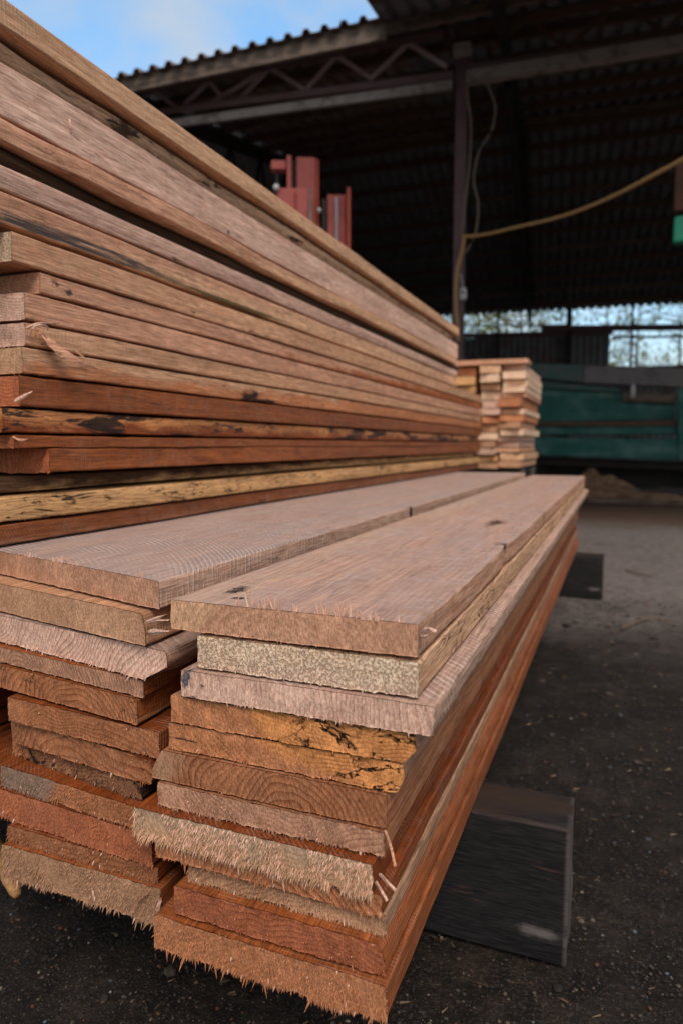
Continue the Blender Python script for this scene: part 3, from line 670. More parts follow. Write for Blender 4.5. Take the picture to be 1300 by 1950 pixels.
def peb_mat():
    T = NT('gravel_stone'); g = T.n('ShaderNodeNewGeometry').outputs['Random Per Island']
    cr = T.n('ShaderNodeValToRGB'); T.inp(cr.inputs[0], g); e = cr.color_ramp; e.interpolation = 'CONSTANT'
    cs = [(.0, (.030, .026, .024)), (.35, (.055, .048, .044)), (.6, (.09, .075, .062)), (.76, (.065, .075, .09)), (.86, (.15, .12, .095)), (.93, (.14, .065, .035)), (.965, (.30, .26, .23)), (.985, (.12, .17, .23))]
    e.elements[0].position = 0; e.elements[0].color = (*cs[0][1], 1); e.elements[1].position = cs[1][0]; e.elements[1].color = (*cs[1][1], 1)
    for p, c in cs[2:]: x = e.elements.new(p); x.color = (*c, 1)
    n = T.noise(T.obj(), 300, 3)
    c = T.mix(1, cr.outputs[0], T.mix(n, (.5, .48, .46), (1., .98, .96)), 'MULTIPLY')
    return T.done(c, .8, spec=.3)
rnd = random.Random(5)
t = (1+5**.5)/2
ICO = [Vector(v).normalized() for v in [(-1,t,0),(1,t,0),(-1,-t,0),(1,-t,0),(0,-1,t),(0,1,t),(0,-1,-t),(0,1,-t),(t,0,-1),(t,0,1),(-t,0,-1),(-t,0,1)]]
ICF = [(0,11,5),(0,5,1),(0,1,7),(0,7,10),(0,10,11),(1,5,9),(5,11,4),(11,10,2),(10,7,6),(7,1,8),(3,9,4),(3,4,2),(3,2,6),(3,6,8),(3,8,9),(4,9,5),(2,4,11),(6,2,10),(8,6,7),(9,8,1)]
mb = MB()
def pebble(x, y, s):
    sx, sy, sz = s*rnd.uniform(.7, 1.4), s*rnd.uniform(.7, 1.4), s*rnd.uniform(.4, .8); a = rnd.random()*6.3
    ca, sa = math.cos(a), math.sin(a); vs = []
    for v in ICO:
        q = 1+rnd.uniform(-.22, .22); X = v.x*sx*q; Y = v.y*sy*q
        vs.append((x+X*ca-Y*sa, y+X*sa+Y*ca, v.z*sz*q+sz*.1-.002))
    mb.add(vs, ICF, 0, False)
def in_view(x, y, pad=.15):
    d = Vector((x, y, 0))-CAM
    f = -d.x*math.sin(YAW)+d.y*math.cos(YAW); r = d.x*math.cos(YAW)+d.y*math.sin(YAW)
    return f > .3 and abs(r/f) < .5+pad
cnt = 0
while cnt < 15000:
    dd = .45+2.9*rnd.random()**1.9; an = YAW+rnd.uniform(-.62, .62)
    x = -math.sin(an)*dd; y = math.cos(an)*dd
    if (-1.2 < x < -.2 and y > 1.05): continue
    s = .0007+.0013*rnd.random()**2+(rnd.random() < .012)*rnd.uniform(.001, .0055)*min(1, dd)
    pebble(x, y, s*(1+.5*dd)); cnt += 1
o = mb.build('gravel', peb_mat()); tag(o, 'fine gravel and grit scattered over the dark ground', 'gravel', kind='stuff')
# shavings and bark crumbs
def chipmat():
    T = NT('chip_wood'); g = T.n('ShaderNodeNewGeometry').outputs['Random Per Island']
    c = T.mix(T.smooth(g, .35, 1), (.04, .026, .018), (.20, .135, .085)); return T.done(c, .85)
mb = MB()
for k in range(1300):
    dd = .6+3*rnd.random()**1.4; an = YAW+rnd.uniform(-.6, .3); x = -math.sin(an)*dd; y = math.cos(an)*dd
    a = rnd.random()*6.3; l = rnd.uniform(.002, .012)*(1+.4*dd)
    mb.spike((x, y, .001), (math.cos(a)*l, math.sin(a)*l, .001), l*rnd.uniform(.07, .2), 0)
o = mb.build('wood_chips', chipmat()); tag(o, 'small wood chips and bark crumbs littering the ground', 'wood chips', kind='stuff')
# single twigs
tw = NT('twig_bark'); twm = tw.done((.16, .11, .075), .85)
for pts, r, lab in [([(1183, 1196), (1215, 1183), (1240, 1177), (1290, 1185)], .004, 'pale bent twig lying on the ground beyond the near block'),
                    ([(1190, 1085), (1215, 1092), (1240, 1098)], .006, 'short dark chip of bark on the concrete')]:
    P = smooth_path([on_z(x, y, .008) for x, y in pts], 4); mb = MB(); mb.tube(P, [r*(1-.5*i/len(P)) for i in range(len(P))], 6)
    o = mb.build('twig', twm); tag(o, lab, 'twig')

# ---------------------------------------------------------------- small pile behind
GP = 'short boards of the small pile behind'
YP = 4.10
def zy(py, px=960, Y=YP): return ony(px, py, Y).z
ords = ['topmost', 'second', 'third', 'fourth', 'fifth', 'sixth', 'seventh', 'eighth', 'ninth', 'tenth', 'eleventh', 'twelfth', 'thirteenth', 'fourteenth', 'fifteenth']
def simple_board(x0, x1, y0, y1, z0, z1, mats, lab, group, seed):
    j = ((seed*37) % 11-5)*.004
    return make_board(x0+j*.35, x1+j*.35, y0-j, y0+j, y1,  z0, z1, mats, seed=seed, label=lab, group=group, nx=14, nz=7, rings=10, wander=.003, rough=.003, gap=.002)
PM = {c: W2(500+i, c, tint=1.0, saw=.4, e_tint=1.15) for i, c in enumerate(['white', 'pale', 'tan', 'straw', 'yellow', 'terra', 'pink'])}
CN = dict(white='cream', pale='pale pink', tan='tan', straw='straw coloured', yellow='yellow', terra='orange', pink='pink')
def column(name, pxl, pxr, rows, y_top, shift, xr_off, seed, length):
    rr = random.Random(seed)
    for k, (c, a, b) in enumerate(rows):
        dx = shift(k)
        xl = ony(pxl+dx, a, YP).x; xr = ony(pxr+dx, a, YP).x
        yy = YP+rr.uniform(-.03, .05)
        n = len(rows)
        where = 'topmost' if k == 0 else ('lowest visible' if k == n-1 else ords[k]+' from the top')
        simple_board(xl, xr, yy, yy+length+rr.uniform(-.06, .06), zy(b)+.002, zy(a), PM[c],
                     '%s board end, %s in %s column of the small pile' % (CN[c], where, name), GP, seed+k)
rowsR = [('pale', 694, 707), ('white', 707, 722), ('white', 722, 736), ('white', 736, 748), ('pink', 748, 757), ('terra', 758, 776), ('white', 778, 790), ('terra', 791, 803), ('tan', 803, 816), ('white', 816, 830), ('pale', 830, 841), ('pale', 841, 852), ('tan', 852, 862), ('straw', 863, 877), ('tan', 877, 891)]
column('right', 956, 1000, rowsR, 0, lambda k: [0, 0, -2, 0, -2, -5, -2, -5, -7, -4, -13, -13, -14, -8, -8][k], 0, 600, .80)
rowsM = [('straw', 696, 711), ('white', 712, 728), ('straw', 729, 743), ('white', 744, 760), ('pale', 761, 776), ('pale', 777, 790), ('terra', 791, 806), ('tan', 807, 823), ('white', 824, 838), ('tan', 839, 852), ('pale', 853, 866), ('yellow', 867, 880), ('tan', 881, 893)]
column('middle', 914, 951, rowsM, 0, lambda k: [0, 2, -2, -2, 3, 0, 2, 1, -6, -8, -8, -8, -2][k]*.8, 0, 640, .80)
rowsL = [('terra', 697, 713), ('yellow', 714, 732), ('yellow', 733, 748), ('straw', 749, 766), ('white', 767, 785)]
column('inner left', 870, 906, rowsL, 0, lambda k: [0, -2, 0, 4, 0][k], 0, 680, .80)
rowsLL = [('tan', 703, 716), ('white', 717, 732), ('straw', 733, 748)]
column('far left', 838, 866, rowsLL, 0, lambda k: [0, 4, 2][k], 0, 700, .80)
# cross plank on top
zc = zy(694)+.001
simple_board(ony(866, 690, YP).x, ony(1002, 690, YP).x, YP-.02, YP+.16, zc, zc+.030, PM['pink'], 'pink plank laid crosswise on top of the small pile', GP, 720)
# bunks under the pile
x0 = ony(838, 690, YP).x; x1 = ony(990, 890, YP).x
zt = zy(893)
for y, lab in ((YP+.10, 'dark bunk timber under the near end of the small pile'), (YP+.62, 'dark bunk timber under the far end of the small pile')):
    mb = MB(); mb.box((0, 0, 0), (x1-x0, .14, zt-.004))
    o = mb.build('bunk_timber', TIE); o.location = (x0, y, 0); tag(o, lab, 'timber')
    bv = o.modifiers.new('b', 'BEVEL'); bv.width = .006; bv.segments = 2
for nm, xa, xb, zz in (('inner left', ony(870, 690, YP).x, ony(906, 690, YP).x, zy(786)), ('far left', ony(838, 690, YP).x, ony(866, 690, YP).x, zy(749))):
    mb = MB(); mb.box((0, 0, 0), (xb-xa, .66, zz-zt-.004)); mb.box((-.004, .06, 0), (xb-xa-.01, .6, (zz-zt)*.5))
    o = mb.build('spacer_block', PM['tan'][0]); o.location = (xa, YP+.08, zt); tag(o, 'rough tan block filling the %s column of the small pile behind the tall stack' % nm, 'block')

# ---------------------------------------------------------------- shed
def metal(name, c, rough=.6, rust=(.07, .03, .018), amt=.5, met=0., streak=(1, 1, 1), sc=6):
    T = NT(name); P = T.obj(); n = T.noise(T.mul(P, streak), sc, 5, .65); m = T.noise(P, sc*9, 4, .6)
    col = T.mix(T.math('MULTIPLY', T.smooth(n, .45, .65), amt), c, rust)
    col = T.mix(1, col, T.mix(m, (.72, .72, .72), (1.2, 1.2, 1.2)), 'MULTIPLY')
    return T.done(col, rough, T.bump(m, .003, .3), metal=met, spec=.35)
M_STEEL = metal('painted_steel', (.17, .115, .125), rust=(.13, .06, .045))
M_WEB = metal('web_paint', (.55, .44, .48), rust=(.34, .24, .24))
M_PURL = metal('old_beam_wood', (.12, .07, .045), rust=(.04, .026, .018), streak=(1, 1, 4))
M_GREY = metal('galvanised_beam', (.30, .28, .27), rust=(.10, .07, .055), amt=.7)
M_TIN = metal('corrugated_sheet', (.17, .19, .22), rust=(.13, .075, .048), amt=.7, sc=3)
M_TINTOP = metal('roof_sheet_edge', (.20, .17, .16), rust=(.15, .06, .035), amt=.7, sc=3)
M_FASC = metal('weathered_fascia', (.16, .125, .10), rust=(.03, .02, .015), amt=.8, streak=(1, 1, 3))
M_DARK = metal('dark_metal', (.02, .018, .018), amt=.4)

pb = at_depth(868, 848, 7.2); pb.z = 0
vpd = ray(-3700, 848); e1 = -Vector((vpd.x, vpd.y, 0)).normalized(); e2 = Vector((-e1.y, e1.x, 0))
if e2.dot(Vector((-math.sin(YAW), math.cos(YAW), 0))) < 0: e2 = -e2
def on_e2(px, py, c):
    d = ray(px, py); q = (pb+e2*c-CAM).dot(e2)/d.dot(e2); w = CAM+d*q-pb
    return Vector((w.dot(e1), c, w.z))
shed = empty('lumber_shed', pb, math.atan2(e1.y, e1.x))
tag(shed, 'large open dark lumber shed with corrugated roof on steel trusses and a post', 'shed')
E0 = -.55
pa = on_e2(208, 152, E0); pc = on_e2(720, 34, E0)
slopeA = (pc.z-pa.z)/(pc.x-pa.x)
def eave(a): return pa.z+slopeA*(a-pa.x)
RIDGE = 4.6; BACK = 11.2
bk = on_e2(1000, 592, BACK).z
RISE = 1.15
def roofz(a, c):
    ez = eave(a) if a < pc.x+.4 else pc.z+slopeA*.4
    rz = pc.z*.5+ez*.5+RISE
    if c <= RIDGE: return ez+(rz-ez)*(c-E0)/(RIDGE-E0)
    return rz+(bk-rz)*(c-RIDGE)/(BACK-RIDGE)
A0_, A1_ = pa.x, 9.5
def sheet(name, a0, a1, c0, c1, dz, mat, rib=.19, hgt=.05, zf=roofz):
    mb = MB(); cs = [c0+(c1-c0)*i/max(1, int((c1-c0)/1.2)) for i in range(int((c1-c0)/1.2)+1)] if c1-c0 > 1.2 else [c0, c1]
    prof = []; a = a0
    while a < a1: prof += [(a, 0), (a+rib*.52, 0), (a+rib*.64, hgt), (a+rib*.88, hgt)]; a += rib
    prof.append((a, 0)); n = len(prof); vs = []
    for th in (0, .004):
        for c in cs:
            for (x, h) in prof: vs.append((x, c, zf(x, c)+dz+h+th))
    fs = []
    m = len(cs)*n
    for j in range(len(cs)-1):
        for i in range(n-1):
            fs.append((j*n+i, (j+1)*n+i, (j+1)*n+i+1, j*n+i+1)); fs.append((m+j*n+i, m+j*n+i+1, m+(j+1)*n+i+1, m+(j+1)*n+i))
    for i in range(n-1): fs.append((i, i+1, m+i+1, m+i))
    mb.add(vs, fs); return mb.build(name, mat, shed)
sheet('roof_slope', A0_, pc.x, E0, RIDGE, 0, M_TINTOP)
sheet('roof_slope', pc.x, A1_, -3.4, RIDGE, .0, M_TIN)
sheet('roof_slope', A0_, A1_, RIDGE, BACK+.1, .0, M_TIN)
mb = MB(); mb.bar((A0_, RIDGE, roofz(A0_, RIDGE)-.06), (pc.x+.4, RIDGE, roofz(pc.x+.4, RIDGE)-.06), .1, .26); mb.bar((pc.x+.4, RIDGE, roofz(pc.x+.4, RIDGE)-.06), (A1_, RIDGE, roofz(A1_, RIDGE)-.06), .1, .26); mb.build('ridge_beam', M_PURL, shed)
# purlins
c = E0+.12
cl = []
while c < BACK: cl.append(c); c += .62 if c > RIDGE else .8
for k, c in enumerate(cl):
    mb = MB(); rr = random.Random(k+9)
    for a0, a1 in ((A0_+.02, -3.6), (-3.6, .4), (.4, 4.6), (4.6, A1_)):
        j = rr.uniform(-.04, .04)
        mb.bar((a0, c+j, roofz(a0+.01, c)-.06), (a1, c+j+rr.uniform(-.03, .03), roofz(a1-.01, c)-.06), .05, .09)
    mb.build('purlin', M_PURL if k % 3 else M_FASC, shed)
for c in (-2.6, -1.8, -1.0):
    mb = MB(); mb.bar((pc.x+.02, c, roofz(pc.x+.5, c)+.0), (A1_, c, roofz(A1_, c)+.0), .05, .09); mb.build('purlin', M_PURL, shed)
# rafters
for a in (-7.0, -3.6, .4, 4.6, 8.4):
    if a < A0_: continue
    mb = MB(); c0 = -3.2 if a > pc.x else E0+.1
    mb.bar((a, c0, roofz(a, c0)-.19), (a, RIDGE, roofz(a, RIDGE)-.19), .08, .16)
    mb.bar((a, RIDGE+.002, roofz(a, RIDGE)-.19), (a, BACK, roofz(a, BACK)-.19), .08, .16)
    zt = roofz(a, .5)-.6
    mb.bar((a, .3, zt), (a, BACK, roofz(a, BACK)-.45), .05, .07)
    for i in range(9):
        ca = .6+i*1.1; cb = ca+.55; zl = lambda c: zt+(roofz(a, BACK)-.45-zt)*(c-.3)/(BACK-.3)
        mb.bar((a, ca, zl(ca)), (a, cb, roofz(a, cb)-.26), .03, .03); mb.bar((a, cb, roofz(a, cb)-.26), (a, cb+.55, zl(cb+.55)), .03, .03)
    mb.build('rafter', M_DARK, shed)
# fascia beam
mb = MB()
f0 = on_e2(215, 168, E0+.1); f1 = on_e2(735, 58, E0+.1)
mb.bar(f0, f1, .05, .17); mb.build('fascia_board', M_FASC, shed)
# front girder, left part: chords and zigzag web
def q(px, py, c=0.): return on_e2(px, py, c)
mb = MB(); mb.angle(q(250, 174), q(845, 60), .07, .012); mb.build('top_chord', M_STEEL, shed)
mb = MB(); mb.angle(q(285, 212), q(862, 139), .07, .012); mb.bar(q(285, 216, .07), q(862, 146, .07), .05, .05); mb.build('bottom_chord', M_STEEL, shed)
mb = MB(); mb.bar(q(300, 240, -.08), q(860, 162, -.08), .04, .085); mb.build('gutter_beam', M_GREY, shed)
webs = [((272, 185), (294, 175)), ((294, 173), (336, 204)), ((352, 199), (398, 155)), ((398, 155), (424, 186)), ((400, 198), (512, 130)), ((512, 130), (456, 191)), ((516, 130), (582, 172)), ((582, 172), (641, 106)), ((641, 106), (706, 150)), ((706, 150), (776, 82)), ((776, 82), (850, 128))]
mb = MB()
for a, b in webs: mb.bar(q(*a, .02), q(*b, .02), .025, .042)
mb.build('web_bars', M_WEB, shed)
# right part
mb = MB(); mb.bar(q(888, 150, -.05), q(1420, 62, -.05), .10, .11); mb.build('gutter_beam', M_GREY, shed)
mb = MB(); mb.angle(q(880, 54), q(1420, -45), .08, .012); mb.build('top_chord', M_PURL, shed)
mb = MB(); mb.angle(q(885, 128), q(1420, 45), .07, .012); mb.build('bottom_chord', M_STEEL, shed)
mb = MB()
for a, b in [((935, 100), (1000, 32)), ((1000, 32), (1072, 88)), ((1090, 85), (1180, 0)), ((1180, 0), (1260, 60)), ((1270, 55), (1360, -30))]: mb.bar(q(*a, .02), q(*b, .02), .025, .035)
mb.build('web_bars', M_PURL, shed)
# post
t_ = q(873, 92); mb = MB()
mb.box((-.055, -.055, 0), (.055, -.043, t_.z)); mb.box((-.055, .043, 0), (.055, .055, t_.z)); mb.box((-.008, -.0425, 0), (.008, .0425, t_.z))
post = mb.build('post', metal('post_paint', (.12, .075, .085), rust=(.07, .035, .03), sc=3), shed)
mb = MB(); mb.box((-.085, -.085, t_.z-.12), (.085, .085, t_.z+.01)); mb.build('cap_plate', M_GREY, shed)
mb = MB(); mb.angle(q(868, 100), q(818, -20), .07, .012); mb.build('knee_brace', M_PURL, shed)
mb = MB(); mb.angle(q(876, 95), q(856, -20), .05, .012); mb.build('knee_brace', M_PURL, shed)
mb = MB(); mb.box((pc.x+.2, -3.35, t_.z+.9), (A1_, -3.3, t_.z+1.2)); 
# left gable wall
mb = MB(); vs = []; fs = []
cs = [E0+.1+i*.1 for i in range(int((BACK-E0)/.1))]
for c in cs:
    w = .018*(1 if int(c*10) % 2 else -1); vs += [(A0_+.05+w, c, 0), (A0_+.05+w, c, roofz(A0_+.05, c)-.02)]
for i in range(len(cs)-1): fs.append((2*i, 2*i+1, 2*i+3, 2*i+2))
mb.add(vs, fs); mb.build('side_wall', M_TIN, shed)
# back wall: low panel, girts, posts
def qb(px, py, c=BACK): return on_e2(px, py, c)
w0 = qb(840, 690).x; w1 = qb(1163, 690).x; wz = qb(1000, 641).z
mb = MB(); vs = []; fs = []; a = A0_; i = 0; L_ = []
while a < w1: L_.append(a); a += .08
for i, a in enumerate(L_): w = .016*(1 if i % 2 else -1); vs += [(a, BACK-.1+w, 0), (a, BACK-.1+w, wz)]
for i in range(len(L_)-1): fs.append((2*i, 2*i+1, 2*i+3, 2*i+2))
mb.add(vs, fs); mb.build('back_wall', M_TIN, shed)
l0 = qb(1150, 700); mb = MB(); vs = []; fs = []; a = l0.x; i = 0; L_ = []
while a < A1_: L_.append(a); a += .08
for i, a in enumerate(L_): w = .016*(1 if i % 2 else -1); vs += [(a, BACK-.1+w, 0), (a, BACK-.1+w, l0.z)]
for i in range(len(L_)-1): fs.append((2*i, 2*i+1, 2*i+3, 2*i+2))
mb.add(vs, fs); mb.build('back_wall', M_TIN, shed)
mb = MB(); mb.bar((A0_, BACK-.2, qb(1000, 633).z), (w1, BACK-.2, qb(1160, 635).z), .08, .12); mb.build('girt', M_STEEL, shed)
M_PRL = metal('purple_grey_beam', (.16, .10, .11), rust=(.08, .05, .05))
mb = MB(); mb.bar(qb(1030, 626, BACK-.4), qb(1420, 622, BACK-.4), .1, .14); mb.build('girt', M_PRL, shed)
mb = MB(); mb.bar(qb(1165, 642), qb(1420, 640), .06, .05); mb.build('girt', M_DARK, shed)
for px in (948, 1083, 1201):
    x = qb(px, 600).x; w = .13 if px == 1083 else .05
    mb = MB(); mb.box((x-w/2, BACK-.28, 0), (x+w/2, BACK-.16, bk-.02)); mb.build('back_post', M_DARK, shed)
mb = MB(); mb.bar(qb(860, 619), qb(1085, 619), .03, .03); mb.build('girt', M_DARK, shed)

# ---------------------------------------------------------------- wires, cable
def wire(name, pts, dep, r, mat, lab, cat):
    P = smooth_path([at_depth(x, y, dep) for x, y in pts], 5); mb = MB(); mb.tube(P, r, 7)
    o = mb.build(name, mat); return tag(o, lab, cat)
M_W = NT('grey_wire').done((.19, .16, .12), .7); M_Y = NT('yellow_cable').done((.40, .24, .09), .6)
wire('hanging_wire', [(889, 165), (890, 190), (896, 240), (892, 323), (885, 383), (881, 440)], 7.0, .010, M_W, 'thin grey wire hanging straight down close to the steel post', 'wire')
wire('hanging_wire', [(926, 140), (928, 160), (942, 203), (935, 249), (912, 286), (901, 341), (910, 392), (903, 448), (882, 485)], 7.0, .010, M_W, 'grey wire hanging in an S curve to the right of the steel post', 'wire')
P = smooth_path([at_depth(x, y, 7.0-.0062*(max(x, 880)-880)) for x, y in [(880, 450), (905, 449), (940, 443), (977, 434), (1069, 412), (1161, 376), (1254, 328), (1300, 303), (1400, 240), (1520, 150)]], 5)
mb = MB(); mb.tube(P, .0145, 8); tag(mb.build('power_cable', M_Y), 'yellow cable sagging from the post up to the right', 'cable')
wire('power_cable', [(883, 452), (879, 478), (869, 521), (867, 577), (870, 618), (871, 650)], 6.95, .018, M_Y, 'yellow cable running down the front of the steel post', 'cable')
M_WH = NT('porcelain').done((.55, .58, .6), .3, spec=.5)
ins = empty('switch_box', at_depth(881, 560, 6.98)); tag(ins, 'small pale switch fitting on the steel post beside the yellow cable', 'switch')
mb = MB(); mb.box((-.03, -.03, -.055), (.03, .03, .055)); o = mb.build('housing', M_WH, ins); bv = o.modifiers.new('b', 'BEVEL'); bv.width = .008; bv.segments = 2
mb = MB(); mb.tube([(0, 0, .055), (-.01, 0, .11), (-.03, 0, .2)], .006, 6); mb.build('conduit', M_WH, ins)
mb = MB(); mb.tube([(0, -.04, .01), (0, -.05, .01)], .012, 8); mb.build('knob', M_DARK, ins)
# pendant control box at the right edge
M_BR = metal('brown_case', (.10, .04, .022), rust=(.05, .02, .012)); M_GN = NT('green_plastic').done((.01, .33, .20), .4, spec=.5)
c0 = at_depth(1300, 350, 5.2)
pend = empty('pendant_control', c0); pend.rotation_euler = (0, 0, YAW-.4); tag(pend, 'brown control box with a bright green switch hanging at the right edge', 'control box')
mb = MB(); mb.box((-.055, -.05, -.2), (.12, .05, .17)); o = mb.build('case', M_BR, pend); bv = o.modifiers.new('b', 'BEVEL'); bv.width = .012; bv.segments = 3
mb = MB(); mb.box((-.05, -.045, -.42), (.10, .045, -.235)); o = mb.build('green_switch', M_GN, pend); bv = o.modifiers.new('b', 'BEVEL'); bv.width = .015; bv.segments = 3
mb = MB(); mb.tube([(.03, 0, -.236), (.03, 0, -.2)], .02, 8); mb.build('stem', M_DARK, pend)
mb = MB(); mb.tube([(.03, 0, .17), (.035, .02, .8), (.03, 0, 1.6)], .014, 8); mb.build('cable', M_DARK, pend)

# ---------------------------------------------------------------- forklift mast
D = 5.4
fc = at_depth(590, 400, D)
fr = math.atan2(-fc.x, fc.y)
fk = empty('forklift', (fc.x, fc.y, 0), fr); tag(fk, 'red forklift mast rising behind the tall stack of boards', 'forklift')
sc_ = D/1300*1.02
def lx(px): return (px-590)*sc_
def lz(py): return at_depth(590, py, D).z
M_RED = metal('red_paint', (.42, .095, .085), rust=(.22, .05, .035), amt=.5, rough=.45, sc=5)
M_RED2 = metal('red_paint_shade', (.34, .05, .025), rust=(.2, .03, .02), amt=.4, rough=.45)
def ch(name, x0, x1, y0, y1, za, zb, mat, parent=fk, bev=.006):
    mb = MB(); mb.box((x0, y0, za), (x1, y1, zb)); o = mb.build(name, mat, parent)
    if bev: b = o.modifiers.new('b', 'BEVEL'); b.width = bev; b.segments = 2
    return o
ch('mast_upright', lx(567), lx(601), 0, .13, .12, lz(299), M_RED)
ch('mast_flange', lx(601.5), lx(607), -.01, .20, .12, lz(303), M_RED2)
ch('mast_rail', lx(550), lx(558), -.02, .1, .12, lz(298), M_RED)
ch('hydraulic_cylinder', lx(559), lx(564), .02, .07, .12, lz(303), M_DARK)
ch('cross_arm', lx(522), lx(548), 0, .09, lz(323), lz(306), M_RED)
for i, (a, b) in enumerate(((530, 534),)): ch('hose', lx(a), lx(b), .03, .06, lz(400), lz(324), M_DARK)
ch('carriage_plate', lx(532), lx(588), -.09, -.05, .5, lz(367), M_RED)
ch('carriage_rib', lx(563), lx(567), -.11, -.088, .5, lz(374), M_RED2)
ch('carriage_post', lx(589), lx(593), -.10, -.04, .5, lz(366), M_GREY)
ch('chain', lx(612), lx(620), .03, .06, .3, lz(375), M_DARK)
ch('lift_cylinder', lx(636), lx(641), .0, .05, .3, lz(373), metal('chrome', (.3, .3, .33), rust=(.2, .2, .2), rough=.3, met=.8))
ch('mast_upright', lx(622), lx(655), .06, .1, .12, lz(364), M_RED)
ch('mast_flange', lx(655.5), lx(662), -.05, .16, .12, lz(359), M_RED2)
mb = MB()
for i, v in enumerate(range(1)): mb.tube([(lx(532), -.12, lz(368)), (lx(532), -.08, lz(368))], .022, 12)
mb.build('glint_disc', M_WH, fk)  # pale disc standing in for a bluish glint on the mast
mb = MB(); mb.tube([(lx(607), -.08, lz(406)), (lx(607), -.04, lz(406))], .014, 12); mb.build('bolt', M_WH, fk)
# body hidden behind the stack
ch('counterweight', -.45, .45, .5, 1.7, .25, 1.05, M_RED, bev=.06)
for sx in (-.5, .5):
    mb = MB(); mb.tube([(sx-.09, .5, .25), (sx+.09, .5, .25)], .25, 24); mb.build('wheel', M_DARK, fk)

# ---------------------------------------------------------------- green machine
def green_mat():
    T = NT('worn_green_paint'); P = T.obj(); n = T.noise(T.mul(P, (1, 1, 1.2)), 2.6, 5, .7); m = T.noise(T.mul(P, (.5, 1, 1)), 4, 3, .6); f = T.noise(P, 60, 3)
    c = T.mix(T.smooth(n, .35, .6), (.006, .095, .078), (.01, .13, .118))
    c = T.mix(T.math('MULTIPLY', T.smooth(m, .40, .72), .7), c, (.14, .28, .265))
    c = T.mix(T.math('MULTIPLY', T.smooth(n, .60, .72), .6), c, (.16, .13, .11))
    c = T.mix(1, c, T.mix(f, (.75, .75, .75), (1.15, 1.15, 1.15)), 'MULTIPLY')
    return T.done(c, .5, T.bump(m, .005, .3))
M_G = green_mat()
M_GT = metal('grimy_rail', (.20, .19, .205), rust=(.10, .10, .105), amt=.7, sc=4); M_GS = metal('grime_green', (.05, .13, .12), rust=(.13, .12, .13), amt=.9, sc=4)
gD = 9.6
g0 = at_depth(1150, 848, gD); gr_ = math.atan2(-g0.x, g0.y)
gm = empty('sawmill_frame', (g0.x, g0.y, 0), YAW-.36-.05); tag(gm, 'green painted steel machine frame with a grimy grey top rail beside the small pile', 'machine')
gi = Matrix.Rotation(-(YAW-.36-.05), 3, 'Z')
def gp(px, py, c=0):
    yax = Vector((math.sin(.36+.05-YAW), math.cos(.36+.05-YAW), 0)); d = ray(px, py)
    t = (Vector((g0.x, g0.y, 0))+yax*c-CAM).dot(yax)/d.dot(yax); w = CAM+d*t-Vector((g0.x, g0.y, 0)); return gi @ w
def panel(name, pts, c, th, mat, bev=.02):
    """flat steel member: quad of photo corners at depth offset c, thickness th"""
    v = [gp(x, y, c) for x, y in pts]; mb = MB(); vs = [(a.x, a.y, a.z) for a in v]+[(a.x, a.y+th, a.z) for a in v]
    mb.add(vs, [(0, 1, 2, 3), (7, 6, 5, 4), (0, 4, 5, 1), (1, 5, 6, 2), (2, 6, 7, 3), (3, 7, 4, 0)])
    o = mb.build(name, mat, gm); b = o.modifiers.new('b', 'BEVEL'); b.width = bev; b.segments = 2; return o
panel('top_rail', [(985, 716), (1110, 729), (1370, 746), (1370, 697), (1110, 692), (985, 688)][0:2]+[(1110, 694), (985, 690)], .0, .25, M_GS)
panel('top_rail', [(1110, 729), (1380, 742), (1380, 703), (1110, 694)], .0, .25, M_GT)
panel('inner_web', [(985, 806), (1286, 798), (1286, 748), (985, 735)], .14, .05, M_G)
panel('upper_flange', [(985, 736), (1180, 748), (1180, 740), (985, 722)], .06, .08, M_GS)
panel('middle_rail', [(985, 828), (1290, 828), (1290, 812), (985, 814)], .06, .10, M_G)
panel('plank', [(1185, 764), (1286, 768), (1286, 746), (1185, 744)], .02, .08, M_FASC)
panel('rusty_bar', [(985, 811), (1290, 813), (1290, 801), (985, 803)], .08, .06, M_PURL)
panel('bottom_beam', [(985, 866), (1380, 880), (1380, 838), (985, 832)], .0, .28, M_G)
panel('end_post', [(1289, 876), (1330, 878), (1330, 740), (1289, 738)], -.03, .2, M_G)
panel('axle_beam', [(1000, 885), (1380, 900), (1380, 882), (1000, 869)], .3, .2, M_DARK)
for px in (1010, 1330):
    a = gp(px, 880, .35); mb = MB(); mb.box((a.x-.08, a.y, 0), (a.x+.08, a.y+.16, a.z)); mb.build('leg', M_DARK, gm)
panel('shade_sheet', [(960, 925), (1400, 930), (1400, 885), (960, 870)], .9, .05, M_DARK)  # added dark sheet, stands in for the shadow under the machine
a = gp(1204, 745, -.04); mb = MB(); mb.tube([(a.x, a.y, a.z-.09), (a.x, a.y, a.z+.06), (a.x, a.y, a.z+.10)], [.032, .032, .012], 12); mb.build('grease_bottle', M_WH, gm)

